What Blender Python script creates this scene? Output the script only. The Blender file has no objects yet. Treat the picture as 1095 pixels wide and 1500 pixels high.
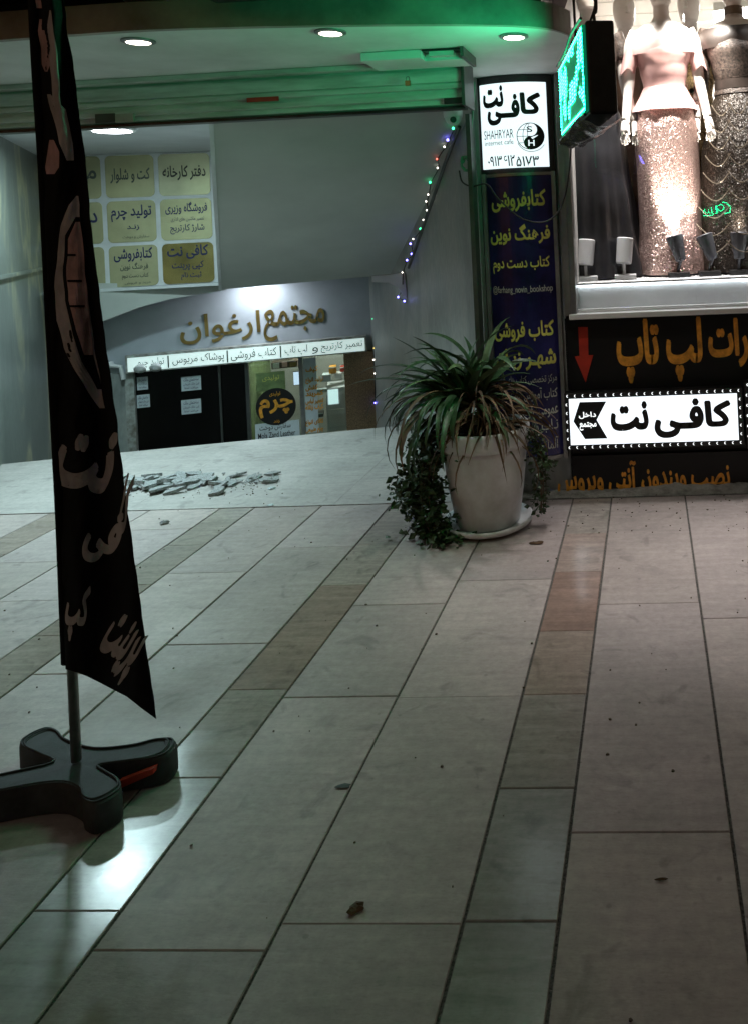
import bpy, bmesh, math, random
from mathutils import Vector, Matrix, noise
random.seed(7)
S = bpy.context.scene
COL = S.collection
R_ = math.radians

# ------------------------------------------------------------------ camera
F, PX, PY, ROLL, PSI, EYE = 1115.0, 890.0, 319.0, 0.046, math.atan(56 / 1115), 1.5
cam = bpy.data.cameras.new('camera')
cam.sensor_fit = 'VERTICAL'; cam.sensor_height = 36.0
cam.lens = F / 1500 * 36.0
cam.shift_x = (547.5 - PX) / 1500; cam.shift_y = -(750 - PY) / 1500
cam.clip_end = 500
co = bpy.data.objects.new('camera', cam); COL.objects.link(co)
rgt = Vector((math.cos(PSI), math.sin(PSI), 0)); fwd = Vector((-math.sin(PSI), math.cos(PSI), 0)); upv = Vector((0, 0, 1))
cr = rgt * math.cos(ROLL) - upv * math.sin(ROLL); cu = rgt * math.sin(ROLL) + upv * math.cos(ROLL)
co.matrix_world = Matrix(((cr.x, cu.x, -fwd.x, 0), (cr.y, cu.y, -fwd.y, 0), (cr.z, cu.z, -fwd.z, EYE), (0, 0, 0, 1)))
S.camera = co

# ------------------------------------------------------------------ night sky, faint moon
W = bpy.data.worlds.new('World'); S.world = W; W.use_nodes = True
nt = W.node_tree; bg = nt.nodes['Background']
sky = nt.nodes.new('ShaderNodeTexSky'); sky.sky_type = 'NISHITA'; sky.sun_disc = False
sky.sun_elevation = R_(3); sky.sun_rotation = R_(200); sky.air_density = 2.0; sky.dust_density = 4
gl_ = nt.nodes.new('ShaderNodeMix'); gl_.data_type = 'RGBA'; gl_.blend_type = 'MULTIPLY'; gl_.inputs[0].default_value = 1; gl_.inputs[7].default_value = (.92, .80, .78, 1)
nt.links.new(sky.outputs[0], gl_.inputs[6]); nt.links.new(gl_.outputs[2], bg.inputs[0]); bg.inputs[1].default_value = 0.115
sun = bpy.data.lights.new('moon', 'SUN'); sun.energy = 0.02; sun.angle = R_(0.5); sun.color = (1, .96, .9)
so = bpy.data.objects.new('moon', sun); COL.objects.link(so); so.rotation_euler = (R_(50), 0, R_(20))
S.view_settings.view_transform = 'Standard'; S.view_settings.look = 'None'
S.view_settings.exposure = 0.0; S.view_settings.gamma = 1.0
S.cycles.max_bounces = 6; S.cycles.diffuse_bounces = 3; S.cycles.glossy_bounces = 3; S.cycles.transparent_max_bounces = 8
S.cycles.sample_clamp_indirect = 4.0; S.cycles.caustics_reflective = False; S.cycles.caustics_refractive = False
S.cycles.use_denoising = True

# ------------------------------------------------------------------ pixel -> direction -> place
O = Vector((0, 0, EYE))
def ray(x, y):
    dx, dy = x - PX, y - PY; c, s = math.cos(ROLL), math.sin(ROLL)
    return rgt * ((dx * c - dy * s) / F) + fwd + upv * ((-dx * s - dy * c) / F)
def atz(x, y, z=0.0):
    d = ray(x, y); return O + d * ((z - EYE) / d.z)
def aty(x, y, Y):
    d = ray(x, y); return O + d * (Y / d.y)
def onpl(x, y, p, n):
    d = ray(x, y); return O + d * (((p - O).dot(n)) / d.dot(n))
class Plane:
    """a vertical (or any) plane with local metres (u right, v up, w towards the viewer)"""
    def __init__(s, o, r, u=(0, 0, 1)):
        s.o = Vector(o); s.r = Vector(r).normalized(); s.u = Vector(u).normalized(); s.n = s.r.cross(s.u) 
        if s.n.dot(O - s.o) < 0: s.n = -s.n
    def uv(s, x, y):
        p = onpl(x, y, s.o, s.n) - s.o; return p.dot(s.r), p.dot(s.u)
    def __call__(s, u, v, w=0.0):
        return s.o + s.r * u + s.u * v + s.n * w
    def off(s, w):
        return Plane(s.o + s.n * w, s.r, s.u)
def box4(pl, x0, y0, x1, y1):
    a = pl.uv(x0, (y0 + y1) / 2)[0]; b = pl.uv(x1, (y0 + y1) / 2)[0]
    c = pl.uv((x0 + x1) / 2, y1)[1]; d = pl.uv((x0 + x1) / 2, y0)[1]
    return a, c, b, d

# ------------------------------------------------------------------ materials
MATS = {}
def nodes(name):
    m = bpy.data.materials.new(name); m.use_nodes = True
    t = m.node_tree; b = t.nodes['Principled BSDF']; MATS[name] = m
    return m, t, b
def pm(name, col, rough=.6, metal=0, var=.12, scale=8, bump=0, bscale=60, spec=.5, stretch=(1, 1, 1), dirt=None, coord='Object', rvar=.0):
    m, t, b = nodes(name)
    tc = t.nodes.new('ShaderNodeTexCoord'); mp = t.nodes.new('ShaderNodeMapping'); mp.inputs['Scale'].default_value = stretch
    t.links.new(tc.outputs[coord], mp.inputs[0])
    n = t.nodes.new('ShaderNodeTexNoise'); n.inputs['Scale'].default_value = scale; n.inputs['Detail'].default_value = 6; n.inputs['Roughness'].default_value = .62
    t.links.new(mp.outputs[0], n.inputs['Vector'])
    r = t.nodes.new('ShaderNodeValToRGB'); d = dirt or [c * (1 - 2.2 * var) for c in col]
    r.color_ramp.elements[0].position = .3; r.color_ramp.elements[1].position = .68
    r.color_ramp.elements[0].color = (*[max(0, c) for c in d], 1); r.color_ramp.elements[1].color = (*[min(1, c * (1 + var)) for c in col], 1)
    t.links.new(n.outputs['Fac'], r.inputs[0]); t.links.new(r.outputs[0], b.inputs['Base Color'])
    b.inputs['Roughness'].default_value = rough; b.inputs['Metallic'].default_value = metal; b.inputs['Specular IOR Level'].default_value = spec
    if rvar:
        mr = t.nodes.new('ShaderNodeMapRange'); mr.inputs['To Min'].default_value = max(.02, rough - rvar); mr.inputs['To Max'].default_value = rough + rvar
        t.links.new(n.outputs['Fac'], mr.inputs[0]); t.links.new(mr.outputs[0], b.inputs['Roughness'])
    if bump:
        n2 = t.nodes.new('ShaderNodeTexNoise'); n2.inputs['Scale'].default_value = bscale; n2.inputs['Detail'].default_value = 4
        t.links.new(mp.outputs[0], n2.inputs['Vector'])
        bp = t.nodes.new('ShaderNodeBump'); bp.inputs['Strength'].default_value = bump; bp.inputs['Distance'].default_value = .01
        t.links.new(n2.outputs['Fac'], bp.inputs['Height']); t.links.new(bp.outputs[0], b.inputs['Normal'])
    return m
def em(name, col, strength):
    m, t, b = nodes(name)
    b.inputs['Base Color'].default_value = (*[min(.8, c) for c in col], 1); b.inputs['Emission Color'].default_value = (*col, 1)
    b.inputs['Emission Strength'].default_value = strength; b.inputs['Roughness'].default_value = .5
    return m
def stone(name, rough, rvar, veins=.5, bump=.12):
    """pavement stone: tint comes from the object's own colour"""
    m, t, b = nodes(name)
    oi = t.nodes.new('ShaderNodeObjectInfo'); g = t.nodes.new('ShaderNodeNewGeometry')
    ad = t.nodes.new('ShaderNodeVectorMath'); ad.operation = 'MULTIPLY_ADD'
    cb = t.nodes.new('ShaderNodeCombineXYZ')
    for i in range(3): t.links.new(oi.outputs['Random'], cb.inputs[i])
    ad.inputs[1].default_value = (37, 53, 11); t.links.new(cb.outputs[0], ad.inputs[0]); t.links.new(g.outputs['Position'], ad.inputs[2])
    mp = t.nodes.new('ShaderNodeMapping'); mp.inputs['Scale'].default_value = (1.1, 9, 1); t.links.new(ad.outputs[0], mp.inputs[0])
    n = t.nodes.new('ShaderNodeTexNoise'); n.inputs['Scale'].default_value = 3.5; n.inputs['Detail'].default_value = 8; n.inputs['Roughness'].default_value = .68; n.inputs['Distortion'].default_value = .6
    t.links.new(mp.outputs[0], n.inputs['Vector'])
    mr = t.nodes.new('ShaderNodeMapRange'); mr.inputs['From Min'].default_value = .3; mr.inputs['From Max'].default_value = .75
    mr.inputs['To Min'].default_value = 1 - .34 * veins; mr.inputs['To Max'].default_value = 1 + .14 * veins
    t.links.new(n.outputs['Fac'], mr.inputs[0])
    # grime, blotches and fine pitting
    n2 = t.nodes.new('ShaderNodeTexNoise'); n2.inputs['Scale'].default_value = 2.3; n2.inputs['Detail'].default_value = 7; n2.inputs['Roughness'].default_value = .6
    t.links.new(g.outputs['Position'], n2.inputs['Vector'])
    mr2 = t.nodes.new('ShaderNodeMapRange'); mr2.inputs['From Min'].default_value = .3; mr2.inputs['From Max'].default_value = .7; mr2.inputs['To Min'].default_value = .78; mr2.inputs['To Max'].default_value = 1.06
    t.links.new(n2.outputs['Fac'], mr2.inputs[0])
    n3 = t.nodes.new('ShaderNodeTexNoise'); n3.inputs['Scale'].default_value = 150; n3.inputs['Detail'].default_value = 3
    mp3 = t.nodes.new('ShaderNodeMapping'); mp3.inputs['Scale'].default_value = (.45, 1.4, 1); t.links.new(ad.outputs[0], mp3.inputs[0]); t.links.new(mp3.outputs[0], n3.inputs['Vector'])
    mr3 = t.nodes.new('ShaderNodeMapRange'); mr3.inputs['From Min'].default_value = .3; mr3.inputs['From Max'].default_value = .45; mr3.inputs['To Min'].default_value = .88; mr3.inputs['To Max'].default_value = 1
    t.links.new(n3.outputs['Fac'], mr3.inputs[0])
    m1 = t.nodes.new('ShaderNodeMath'); m1.operation = 'MULTIPLY'; t.links.new(mr.outputs[0], m1.inputs[0]); t.links.new(mr2.outputs[0], m1.inputs[1])
    m2 = t.nodes.new('ShaderNodeMath'); m2.operation = 'MULTIPLY'; t.links.new(m1.outputs[0], m2.inputs[0]); t.links.new(mr3.outputs[0], m2.inputs[1])
    # spilled drips and foot dirt: soft dark blots with shapes of their own
    n5 = t.nodes.new('ShaderNodeTexNoise'); n5.inputs['Scale'].default_value = 6.5; n5.inputs['Detail'].default_value = 5; n5.inputs['Distortion'].default_value = 1.2; t.links.new(g.outputs['Position'], n5.inputs['Vector'])
    mr5 = t.nodes.new('ShaderNodeMapRange'); mr5.inputs['From Min'].default_value = .60; mr5.inputs['From Max'].default_value = .70; mr5.inputs['To Min'].default_value = 1; mr5.inputs['To Max'].default_value = .72
    t.links.new(n5.outputs['Fac'], mr5.inputs[0])
    n6 = t.nodes.new('ShaderNodeTexVoronoi'); n6.inputs['Scale'].default_value = 9; t.links.new(g.outputs['Position'], n6.inputs['Vector'])
    mr6 = t.nodes.new('ShaderNodeMapRange'); mr6.inputs['From Min'].default_value = .04; mr6.inputs['From Max'].default_value = .075; mr6.inputs['To Min'].default_value = .72; mr6.inputs['To Max'].default_value = 1
    t.links.new(n6.outputs['Distance'], mr6.inputs[0])
    n7 = t.nodes.new('ShaderNodeTexNoise'); n7.inputs['Scale'].default_value = 34; n7.inputs['Detail'].default_value = 6; n7.inputs['Roughness'].default_value = .7; t.links.new(g.outputs['Position'], n7.inputs['Vector'])
    mr7 = t.nodes.new('ShaderNodeMapRange'); mr7.inputs['From Min'].default_value = .32; mr7.inputs['From Max'].default_value = .66; mr7.inputs['To Min'].default_value = .84; mr7.inputs['To Max'].default_value = 1.08
    t.links.new(n7.outputs['Fac'], mr7.inputs[0])
    m7 = t.nodes.new('ShaderNodeMath'); m7.operation = 'MULTIPLY'; t.links.new(mr7.outputs[0], m7.inputs[0]); t.links.new(mr6.outputs[0], m7.inputs[1])
    m5 = t.nodes.new('ShaderNodeMath'); m5.operation = 'MULTIPLY'; t.links.new(mr5.outputs[0], m5.inputs[0]); t.links.new(m7.outputs[0], m5.inputs[1])
    m6 = t.nodes.new('ShaderNodeMath'); m6.operation = 'MULTIPLY'; t.links.new(m5.outputs[0], m6.inputs[0]); t.links.new(m2.outputs[0], m6.inputs[1]); m2 = m6
    vm = t.nodes.new('ShaderNodeVectorMath'); vm.operation = 'SCALE'; t.links.new(oi.outputs['Color'], vm.inputs[0]); t.links.new(m2.outputs[0], vm.inputs['Scale'])
    t.links.new(vm.outputs[0], b.inputs['Base Color'])
    mr4 = t.nodes.new('ShaderNodeMapRange'); mr4.inputs['From Min'].default_value = .3; mr4.inputs['From Max'].default_value = .7
    mr4.inputs['To Min'].default_value = rough + rvar; mr4.inputs['To Max'].default_value = max(.03, rough - rvar)
    t.links.new(n2.outputs['Fac'], mr4.inputs[0]); t.links.new(mr4.outputs[0], b.inputs['Roughness'])
    bp = t.nodes.new('ShaderNodeBump'); bp.inputs['Strength'].default_value = bump; bp.inputs['Distance'].default_value = .004
    t.links.new(n3.outputs['Fac'], bp.inputs['Height']); t.links.new(bp.outputs[0], b.inputs['Normal'])
    return m
def glass(name, tint=(1, 1, 1), refl=.12, rough=0.0):
    m = bpy.data.materials.new(name); m.use_nodes = True; t = m.node_tree; t.nodes.clear()
    o = t.nodes.new('ShaderNodeOutputMaterial'); tr = t.nodes.new('ShaderNodeBsdfTransparent'); gl = t.nodes.new('ShaderNodeBsdfGlossy')
    tr.inputs[0].default_value = (*tint, 1); gl.inputs['Roughness'].default_value = rough
    lw = t.nodes.new('ShaderNodeFresnel'); gg = t.nodes.new('ShaderNodeNewGeometry'); mr = t.nodes.new('ShaderNodeMapRange')   # thin sheet: same reflectance from either side
    mr.inputs['To Min'].default_value = 1.5; mr.inputs['To Max'].default_value = 1 / 1.5; t.links.new(gg.outputs['Backfacing'], mr.inputs[0]); t.links.new(mr.outputs[0], lw.inputs[0])
    mx = t.nodes.new('ShaderNodeMixShader'); t.links.new(lw.outputs[0], mx.inputs[0]); t.links.new(tr.outputs[0], mx.inputs[1]); t.links.new(gl.outputs[0], mx.inputs[2]); t.links.new(mx.outputs[0], o.inputs[0])
    MATS[name] = m; return m
def veined(name, col, vein, rough=.35, scale=1.2):
    m, t, b = nodes(name); g = t.nodes.new('ShaderNodeNewGeometry')
    mp = t.nodes.new('ShaderNodeMapping'); mp.inputs['Rotation'].default_value = (.5, .3, .7); mp.inputs['Scale'].default_value = (1, 1, .35); t.links.new(g.outputs['Position'], mp.inputs[0])
    n = t.nodes.new('ShaderNodeTexNoise'); n.inputs['Scale'].default_value = scale; n.inputs['Detail'].default_value = 9; n.inputs['Distortion'].default_value = 1.6; t.links.new(mp.outputs[0], n.inputs['Vector'])
    r = t.nodes.new('ShaderNodeValToRGB'); e = r.color_ramp.elements
    e[0].position = .3; e[0].color = (*[c * .72 for c in col], 1); e[1].position = .48; e[1].color = (*col, 1)
    x = e.new(.56); x.color = (*vein, 1); x = e.new(.62); x.color = (*[c * 1.05 for c in col], 1); x = e.new(.8); x.color = (*[c * .85 for c in col], 1)
    t.links.new(n.outputs['Fac'], r.inputs[0]); 
    n2 = t.nodes.new('ShaderNodeTexNoise'); n2.inputs['Scale'].default_value = 42; n2.inputs['Detail'].default_value = 4; t.links.new(mp.outputs[0], n2.inputs['Vector'])
    mx = t.nodes.new('ShaderNodeMix'); mx.data_type = 'RGBA'; mx.blend_type = 'MULTIPLY'; mx.inputs[0].default_value = .45
    t.links.new(r.outputs[0], mx.inputs[6]); t.links.new(n2.outputs['Fac'], mx.inputs[7]); t.links.new(mx.outputs[2], b.inputs['Base Color'])
    b.inputs['Roughness'].default_value = rough
    return m
def sequin(name, c1, c2, scale=170, metal=.75, rough=.28):
    m, t, b = nodes(name); tc = t.nodes.new('ShaderNodeTexCoord')
    v = t.nodes.new('ShaderNodeTexVoronoi'); v.inputs['Scale'].default_value = scale; t.links.new(tc.outputs['Object'], v.inputs['Vector'])
    sx = t.nodes.new('ShaderNodeSeparateColor'); t.links.new(v.outputs['Color'], sx.inputs[0])
    r = t.nodes.new('ShaderNodeValToRGB'); r.color_ramp.elements[0].color = (*c1, 1); r.color_ramp.elements[1].color = (*c2, 1); t.links.new(sx.outputs[0], r.inputs[0])
    t.links.new(r.outputs[0], b.inputs['Base Color']); b.inputs['Metallic'].default_value = metal; b.inputs['Roughness'].default_value = rough
    g = t.nodes.new('ShaderNodeNewGeometry'); sb = t.nodes.new('ShaderNodeVectorMath'); sb.operation = 'SUBTRACT'; sb.inputs[1].default_value = (.5, .5, .5); t.links.new(v.outputs['Color'], sb.inputs[0])
    sc = t.nodes.new('ShaderNodeVectorMath'); sc.operation = 'SCALE'; sc.inputs['Scale'].default_value = .9; t.links.new(sb.outputs[0], sc.inputs[0])
    ad = t.nodes.new('ShaderNodeVectorMath'); t.links.new(sc.outputs[0], ad.inputs[0]); t.links.new(g.outputs['Normal'], ad.inputs[1])
    nm = t.nodes.new('ShaderNodeVectorMath'); nm.operation = 'NORMALIZE'; t.links.new(ad.outputs[0], nm.inputs[0]); t.links.new(nm.outputs[0], b.inputs['Normal'])
    return m

slab_m = stone('slab_stone', .52, .10, .55)
strip_m = stone('strip_stone', .18, .08, .9, .012)
M = MATS
pm('mortar', (.15, .138, .125), .95, var=.4, scale=160, bump=.8, bscale=260)
pm('cement', (.30, .29, .27), .92, var=.25, scale=14, bump=.7, bscale=60)
veined('wall_stone', (.40, .43, .42), (.45, .46, .44), .5, 1.6)
veined('wall_marble', (.27, .295, .275), (.60, .57, .38), .33, 1.1)
pm('soffit_paint', (.52, .53, .50), .8, var=.05, scale=2)
pm('ceiling_paint', (.62, .62, .64), .7, var=.05, scale=3)
pm('canopy_white', (.80, .81, .79), .55, var=.06, scale=3, dirt=(.66, .67, .64))
pm('canopy_brown', (.36, .31, .275), .6, var=.2, scale=4)
pm('overhang_dark', (.14, .12, .115), .8, var=.2, scale=3)
pm('shutter_paint', (.66, .69, .65), .45, var=.10, scale=7, dirt=(.38, .40, .36), stretch=(.4, 1, 3))
pm('sign_wall', (.42, .45, .50), .55, var=.06, scale=3)
pm('granite_brown', (.30, .20, .115), .45, var=.35, scale=120)
pm('black_board', (.007, .007, .008), .4, var=.5, scale=6, dirt=(.014, .013, .012), spec=.25)
pm('black_plastic', (.015, .015, .016), .38, var=.3, scale=20)
pm('grey_plastic', (.036, .04, .045), .68, var=.3, scale=12, bump=.06, bscale=150)
pm('alu', (.30, .30, .29), .4, .7, var=.15, scale=6)
pm('alu_dark', (.10, .105, .10), .45, .5, var=.15, scale=6)
pm('trim_white', (.72, .73, .74), .45, var=.06, scale=5)
pm('white_plastic', (.80, .81, .82), .4, var=.05, scale=5)
pm('dark_metal', (.03, .03, .03), .4, .4, var=.2)
pm('grey_lamp', (.10, .105, .12), .5, .1, var=.1)
pm('navy_panel', (.02, .019, .11), .28, var=.25, scale=3, dirt=(.006, .006, .03))
pm('yellow_letter', (.68, .66, .15), .5, var=.15)
pm('pale_letter', (.52, .54, .5), .5, var=.15)
pm('orange_letter', (.85, .36, .04), .5, var=.25, scale=20)
pm('red_vinyl', (.50, .035, .015), .5, var=.15)
pm('black_letter', (.008, .008, .009), .5, var=.1)
pm('navy_letter', (.02, .025, .10), .4, var=.1)
pm('gold_plate', (.70, .66, .40), .25, .5, var=.10, scale=2, rvar=.05)
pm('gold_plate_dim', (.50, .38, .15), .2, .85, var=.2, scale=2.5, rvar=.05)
pm('gold_plate_lamp_sheen', (.80, .76, .52), .2, .6, var=.12, scale=2, rvar=.05)  # ceiling lamp's reflection on one plate, put into its paler cream colour
pm('gold_letter', (.42, .29, .10), .3, .8, var=.2, scale=5)
pm('grey_letter', (.05, .065, .06), .5, var=.1)
pm('banner_cloth', (.006, .006, .008), .8, var=.2, scale=10, bump=.3, bscale=300, spec=.12)
pm('banner_print', (.46, .44, .46), .7, var=.2, scale=9)
pm('banner_print_pink', (.55, .36, .37), .7, var=.25, scale=9)
pm('pole_steel', (.42, .41, .40), .35, .8, var=.15, scale=20)
pm('pot_white', (.74, .75, .77), .42, var=.10, scale=5, dirt=(.46, .45, .43))
pm('soil', (.035, .025, .018), .95, var=.4, scale=60, bump=.8, bscale=90)
pm('cable_black', (.012, .012, .012), .5)
pm('cable_green', (.10, .28, .18), .5)
pm('paper', (.62, .68, .72), .7, var=.06)
pm('poster_green', (.22, .30, .12), .6, var=.2)
pm('door_dark', (.004, .004, .005), .3, var=.3, spec=.2)
pm('frame_white', (.45, .47, .46), .55, var=.2, scale=12, dirt=(.15, .13, .10))
pm('rubble_stone', (.33, .33, .33), .85, var=.3, scale=12, bump=.4, bscale=60)
pm('leaf_dry', (.13, .075, .035), .7, var=.35, scale=14)
pm('leaf_green', (.048, .105, .045), .42, var=.3, scale=12, stretch=(6, 6, 1))
pm('leaf_pale', (.12, .19, .09), .45, var=.3, scale=12)
pm('vine_green', (.035, .075, .022), .5, var=.4, scale=30)
pm('stem_brown', (.10, .07, .04), .8)
pm('skin_white', (.80, .76, .72), .38, var=.03)
pm('pink_satin', (.74, .46, .44), .35, var=.10, scale=5)
pm('black_satin', (.028, .028, .032), .3, var=.4, scale=3, bump=.1, bscale=8)
pm('brown_satin', (.16, .10, .07), .3, var=.3, scale=3)
pm('dark_satin', (.035, .026, .022), .4, var=.3, scale=4)
pm('brown_lace', (.075, .055, .045), .5, var=.5, scale=70, bump=.5, bscale=140)
pm('gold_lace', (.38, .27, .13), .4, .3, var=.5, scale=80, bump=.5, bscale=150)
sequin('pink_sequin', (.50, .28, .25), (.95, .74, .68), 290)
sequin('dark_sequin', (.012, .009, .007), (.045, .032, .022), 260, .25, .4)
sequin('gold_sequin', (.14, .09, .04), (.45, .34, .18), 260)
pm('bead_silver', (.30, .25, .19), .35, .6)
pm('shop_wall', (.55, .53, .50), .7, var=.05, scale=2)
pm('shop_floor', (.3, .28, .26), .4)
pm('film_silver', (.42, .43, .45), .16, .9, var=.3, scale=14, bump=.9, bscale=18)
pm('monitor_frame', (.03, .03, .03), .4)
em('box_white', (.80, .95, 1.0), 1.15)
em('box_white_low', (.86, .94, 1.0), 1.35)
em('strip_sign', (.72, .92, .88), .62)
em('lamp_white', (1.0, .97, .92), 16)
em('lamp_cool', (.92, .97, 1.0), 20)
em('lamp_warm', (1.0, .9, .75), 9)
em('tube_light', (.85, .95, 1.0), 6)
em('led_green', (.003, 1.0, .45), .10)
em('led_green_bright', (.012, 1.0, .40), 190)
em('dash_white', (.95, 1.0, 1.0), 1.2)
for k, c in dict(green=(.05, 1, .35), blue=(.16, .14, 1), white=(1, .93, .8), red=(1, .12, .08), amber=(1, .7, .12)).items():
    em('bulb_' + k, c, 5 if k != 'blue' else 12)
em('screen_glow', (.7, .75, 1.0), 1.3)
em('neon_green', (.0, 1.0, .35), 26)
em('neon_blue', (.1, .1, 1.0), 30)
for k in list(MATS):
    if k.startswith(('bulb_', 'neon_')) or k in ('dash_white', 'screen_glow'): MATS[k].cycles.emission_sampling = 'NONE'
glass('window_glass'); glass('door_glass', (.75, .85, .82)); glass('tinted_glass', (.02, .022, .024), rough=.22)

# ------------------------------------------------------------------ mesh helpers
class MB:
    def __init__(s): s.v = []; s.f = []; s.mi = []; s.cur = 0
    def add(s, vs, fs):
        b = len(s.v); s.v += [tuple(p) for p in vs]; s.f += [tuple(i + b for i in f) for f in fs]; s.mi += [s.cur] * len(fs); return s
    def box(s, x0, y0, z0, x1, y1, z1, fr=None):
        vs = [Vector((x, y, z)) for z in (z0, z1) for y in (y0, y1) for x in (x0, x1)]
        if fr: vs = [fr(*p) for p in vs]
        return s.add(vs, [(0, 2, 3, 1), (4, 5, 7, 6), (0, 1, 5, 4), (2, 6, 7, 3), (0, 4, 6, 2), (1, 3, 7, 5)])
    def prism(s, pts, a, b):
        """pts: polygon of 3D points; extruded by vector from a*dir to b*dir given as two offset vectors"""
        n = len(pts); a = Vector(a); b = Vector(b)
        vs = [Vector(p) + a for p in pts] + [Vector(p) + b for p in pts]
        return s.add(vs, [tuple(range(n))[::-1], tuple(range(n, 2 * n))] + [(i, (i + 1) % n, n + (i + 1) % n, n + i) for i in range(n)])
    def tube(s, pts, r, n=8, cap=True):
        pts = [Vector(p) for p in pts]; rs = r if isinstance(r, (list, tuple)) else [r] * len(pts); vs = []; ref = None
        for i, p in enumerate(pts):
            d = (pts[min(i + 1, len(pts) - 1)] - pts[max(i - 1, 0)]).normalized()
            if ref is None: ref = d.orthogonal().normalized()
            ref = (ref - d * ref.dot(d)).normalized(); q = d.cross(ref)
            vs += [p + (ref * math.cos(2 * math.pi * k / n) + q * math.sin(2 * math.pi * k / n)) * rs[i] for k in range(n)]
        fs = [(i * n + k, i * n + (k + 1) % n, (i + 1) * n + (k + 1) % n, (i + 1) * n + k) for i in range(len(pts) - 1) for k in range(n)]
        if cap: fs += [tuple(range(n))[::-1], tuple(range((len(pts) - 1) * n, len(pts) * n))]
        return s.add(vs, fs)
    def loft(s, rings, cap=True):
        n = len(rings[0]); vs = [p for r in rings for p in r]
        fs = [(i * n + k, i * n + (k + 1) % n, (i + 1) * n + (k + 1) % n, (i + 1) * n + k) for i in range(len(rings) - 1) for k in range(n)]
        if cap: fs += [tuple(range(n))[::-1], tuple(range((len(rings) - 1) * n, len(rings) * n))]
        return s.add(vs, fs)
    def lathe(s, prof, c, n=40, ax=None):
        c = Vector(c); rings = []
        for r, z in prof:
            rings.append([c + Vector((r * math.cos(2 * math.pi * k / n), r * math.sin(2 * math.pi * k / n), z)) if ax is None else
                          c + ax[0] * (r * math.cos(2 * math.pi * k / n)) + ax[1] * (r * math.sin(2 * math.pi * k / n)) + ax[2] * z for k in range(n)])
        return s.loft(rings)
    def grid(s, fn, nu, nv):
        vs = [fn(i / nu, j / nv) for j in range(nv + 1) for i in range(nu + 1)]
        return s.add(vs, [(j * (nu + 1) + i, j * (nu + 1) + i + 1, (j + 1) * (nu + 1) + i + 1, (j + 1) * (nu + 1) + i) for j in range(nv) for i in range(nu)])
    def build(s, name, mat, parent=None, smooth=False, bevel=0, fixn=True, solid=0):
        me = bpy.data.meshes.new(name); me.from_pydata(s.v, [], s.f)
        mats = mat if isinstance(mat, (list, tuple)) else [mat]
        for m in mats: me.materials.append(M[m] if isinstance(m, str) else m)
        if len(mats) > 1: me.polygons.foreach_set('material_index', s.mi)
        if fixn:
            bm = bmesh.new(); bm.from_mesh(me); bmesh.ops.recalc_face_normals(bm, faces=bm.faces); bm.to_mesh(me); bm.free()
        if smooth:
            me.polygons.foreach_set('use_smooth', [True] * len(me.polygons))
            if smooth is not True: me.set_sharp_from_angle(angle=R_(smooth))
        me.update()
        o = bpy.data.objects.new(name, me); COL.objects.link(o)
        if parent: o.parent = parent
        if bevel:
            md = o.modifiers.new('bevel', 'BEVEL'); md.width = bevel; md.segments = 2; md.limit_method = 'ANGLE'; md.angle_limit = R_(40)
        if solid:
            md = o.modifiers.new('solid', 'SOLIDIFY'); md.thickness = solid; md.offset = -1
        return o
def tag(o, label, cat, group=None):
    o['label'] = label; o['category'] = cat
    if group: o['group'] = group
    return o
def thing(name, label, cat, group=None):
    o = bpy.data.objects.new(name, None); COL.objects.link(o); o.empty_display_size = .05
    return tag(o, label, cat, group)
def struct(o): o['kind'] = 'structure'; return o
def place(o, p):
    """give an Empty its base point while keeping its (world-space) parts where they are"""
    o.location = p
    for c in o.children: c.location = c.location - Vector(p)
def smooth_path(pts, k=6):
    pts = [Vector(p) for p in pts]; out = []
    for i in range(len(pts) - 1):
        p0, p1, p2, p3 = pts[max(i - 1, 0)], pts[i], pts[i + 1], pts[min(i + 2, len(pts) - 1)]
        for j in range(k):
            t = j / k
            out.append(.5 * ((2 * p1) + (p2 - p0) * t + (2 * p0 - 5 * p1 + 4 * p2 - p3) * t * t + (3 * p1 - p0 - 3 * p2 + p3) * t ** 3))
    return out + [pts[-1]]
def lamp(kind, name, loc, energy, color, parent=None, size=.1, target=None, spot=None, blend=.5):
    l = bpy.data.lights.new(name, kind); l.energy = energy; l.color = color
    if kind == 'AREA': l.shape = 'DISK'; l.size = size
    else: l.shadow_soft_size = size
    if spot: l.spot_size = R_(spot); l.spot_blend = blend
    o = bpy.data.objects.new(name, l); COL.objects.link(o)
    if parent: o.parent = parent
    o.location = loc
    if target is not None: o.rotation_euler = (Vector(target) - Vector(loc)).to_track_quat('-Z', 'Y').to_euler()
    return o

# ------------------------------------------------------------------ Persian lettering
BASE = {'ب': 0xFE8F, 'ت': 0xFE95, 'ث': 0xFE99, 'ج': 0xFE9D, 'ح': 0xFEA1, 'خ': 0xFEA5, 'س': 0xFEB1, 'ش': 0xFEB5, 'ص': 0xFEB9, 'ض': 0xFEBD,
        'ط': 0xFEC1, 'ظ': 0xFEC5, 'ع': 0xFEC9, 'غ': 0xFECD, 'ف': 0xFED1, 'ق': 0xFED5, 'ل': 0xFEDD, 'م': 0xFEE1, 'ن': 0xFEE5, 'ه': 0xFEE9,
        'پ': 0xFB56, 'چ': 0xFB7A, 'ک': 0xFB8E, 'گ': 0xFB92, 'ی': 0xFBFC}
RIGHT = {'ا': 0xFE8D, 'آ': 0xFE81, 'د': 0xFEA9, 'ذ': 0xFEAB, 'ر': 0xFEAD, 'ز': 0xFEAF, 'ژ': 0xFB8A, 'و': 0xFEED}
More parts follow.
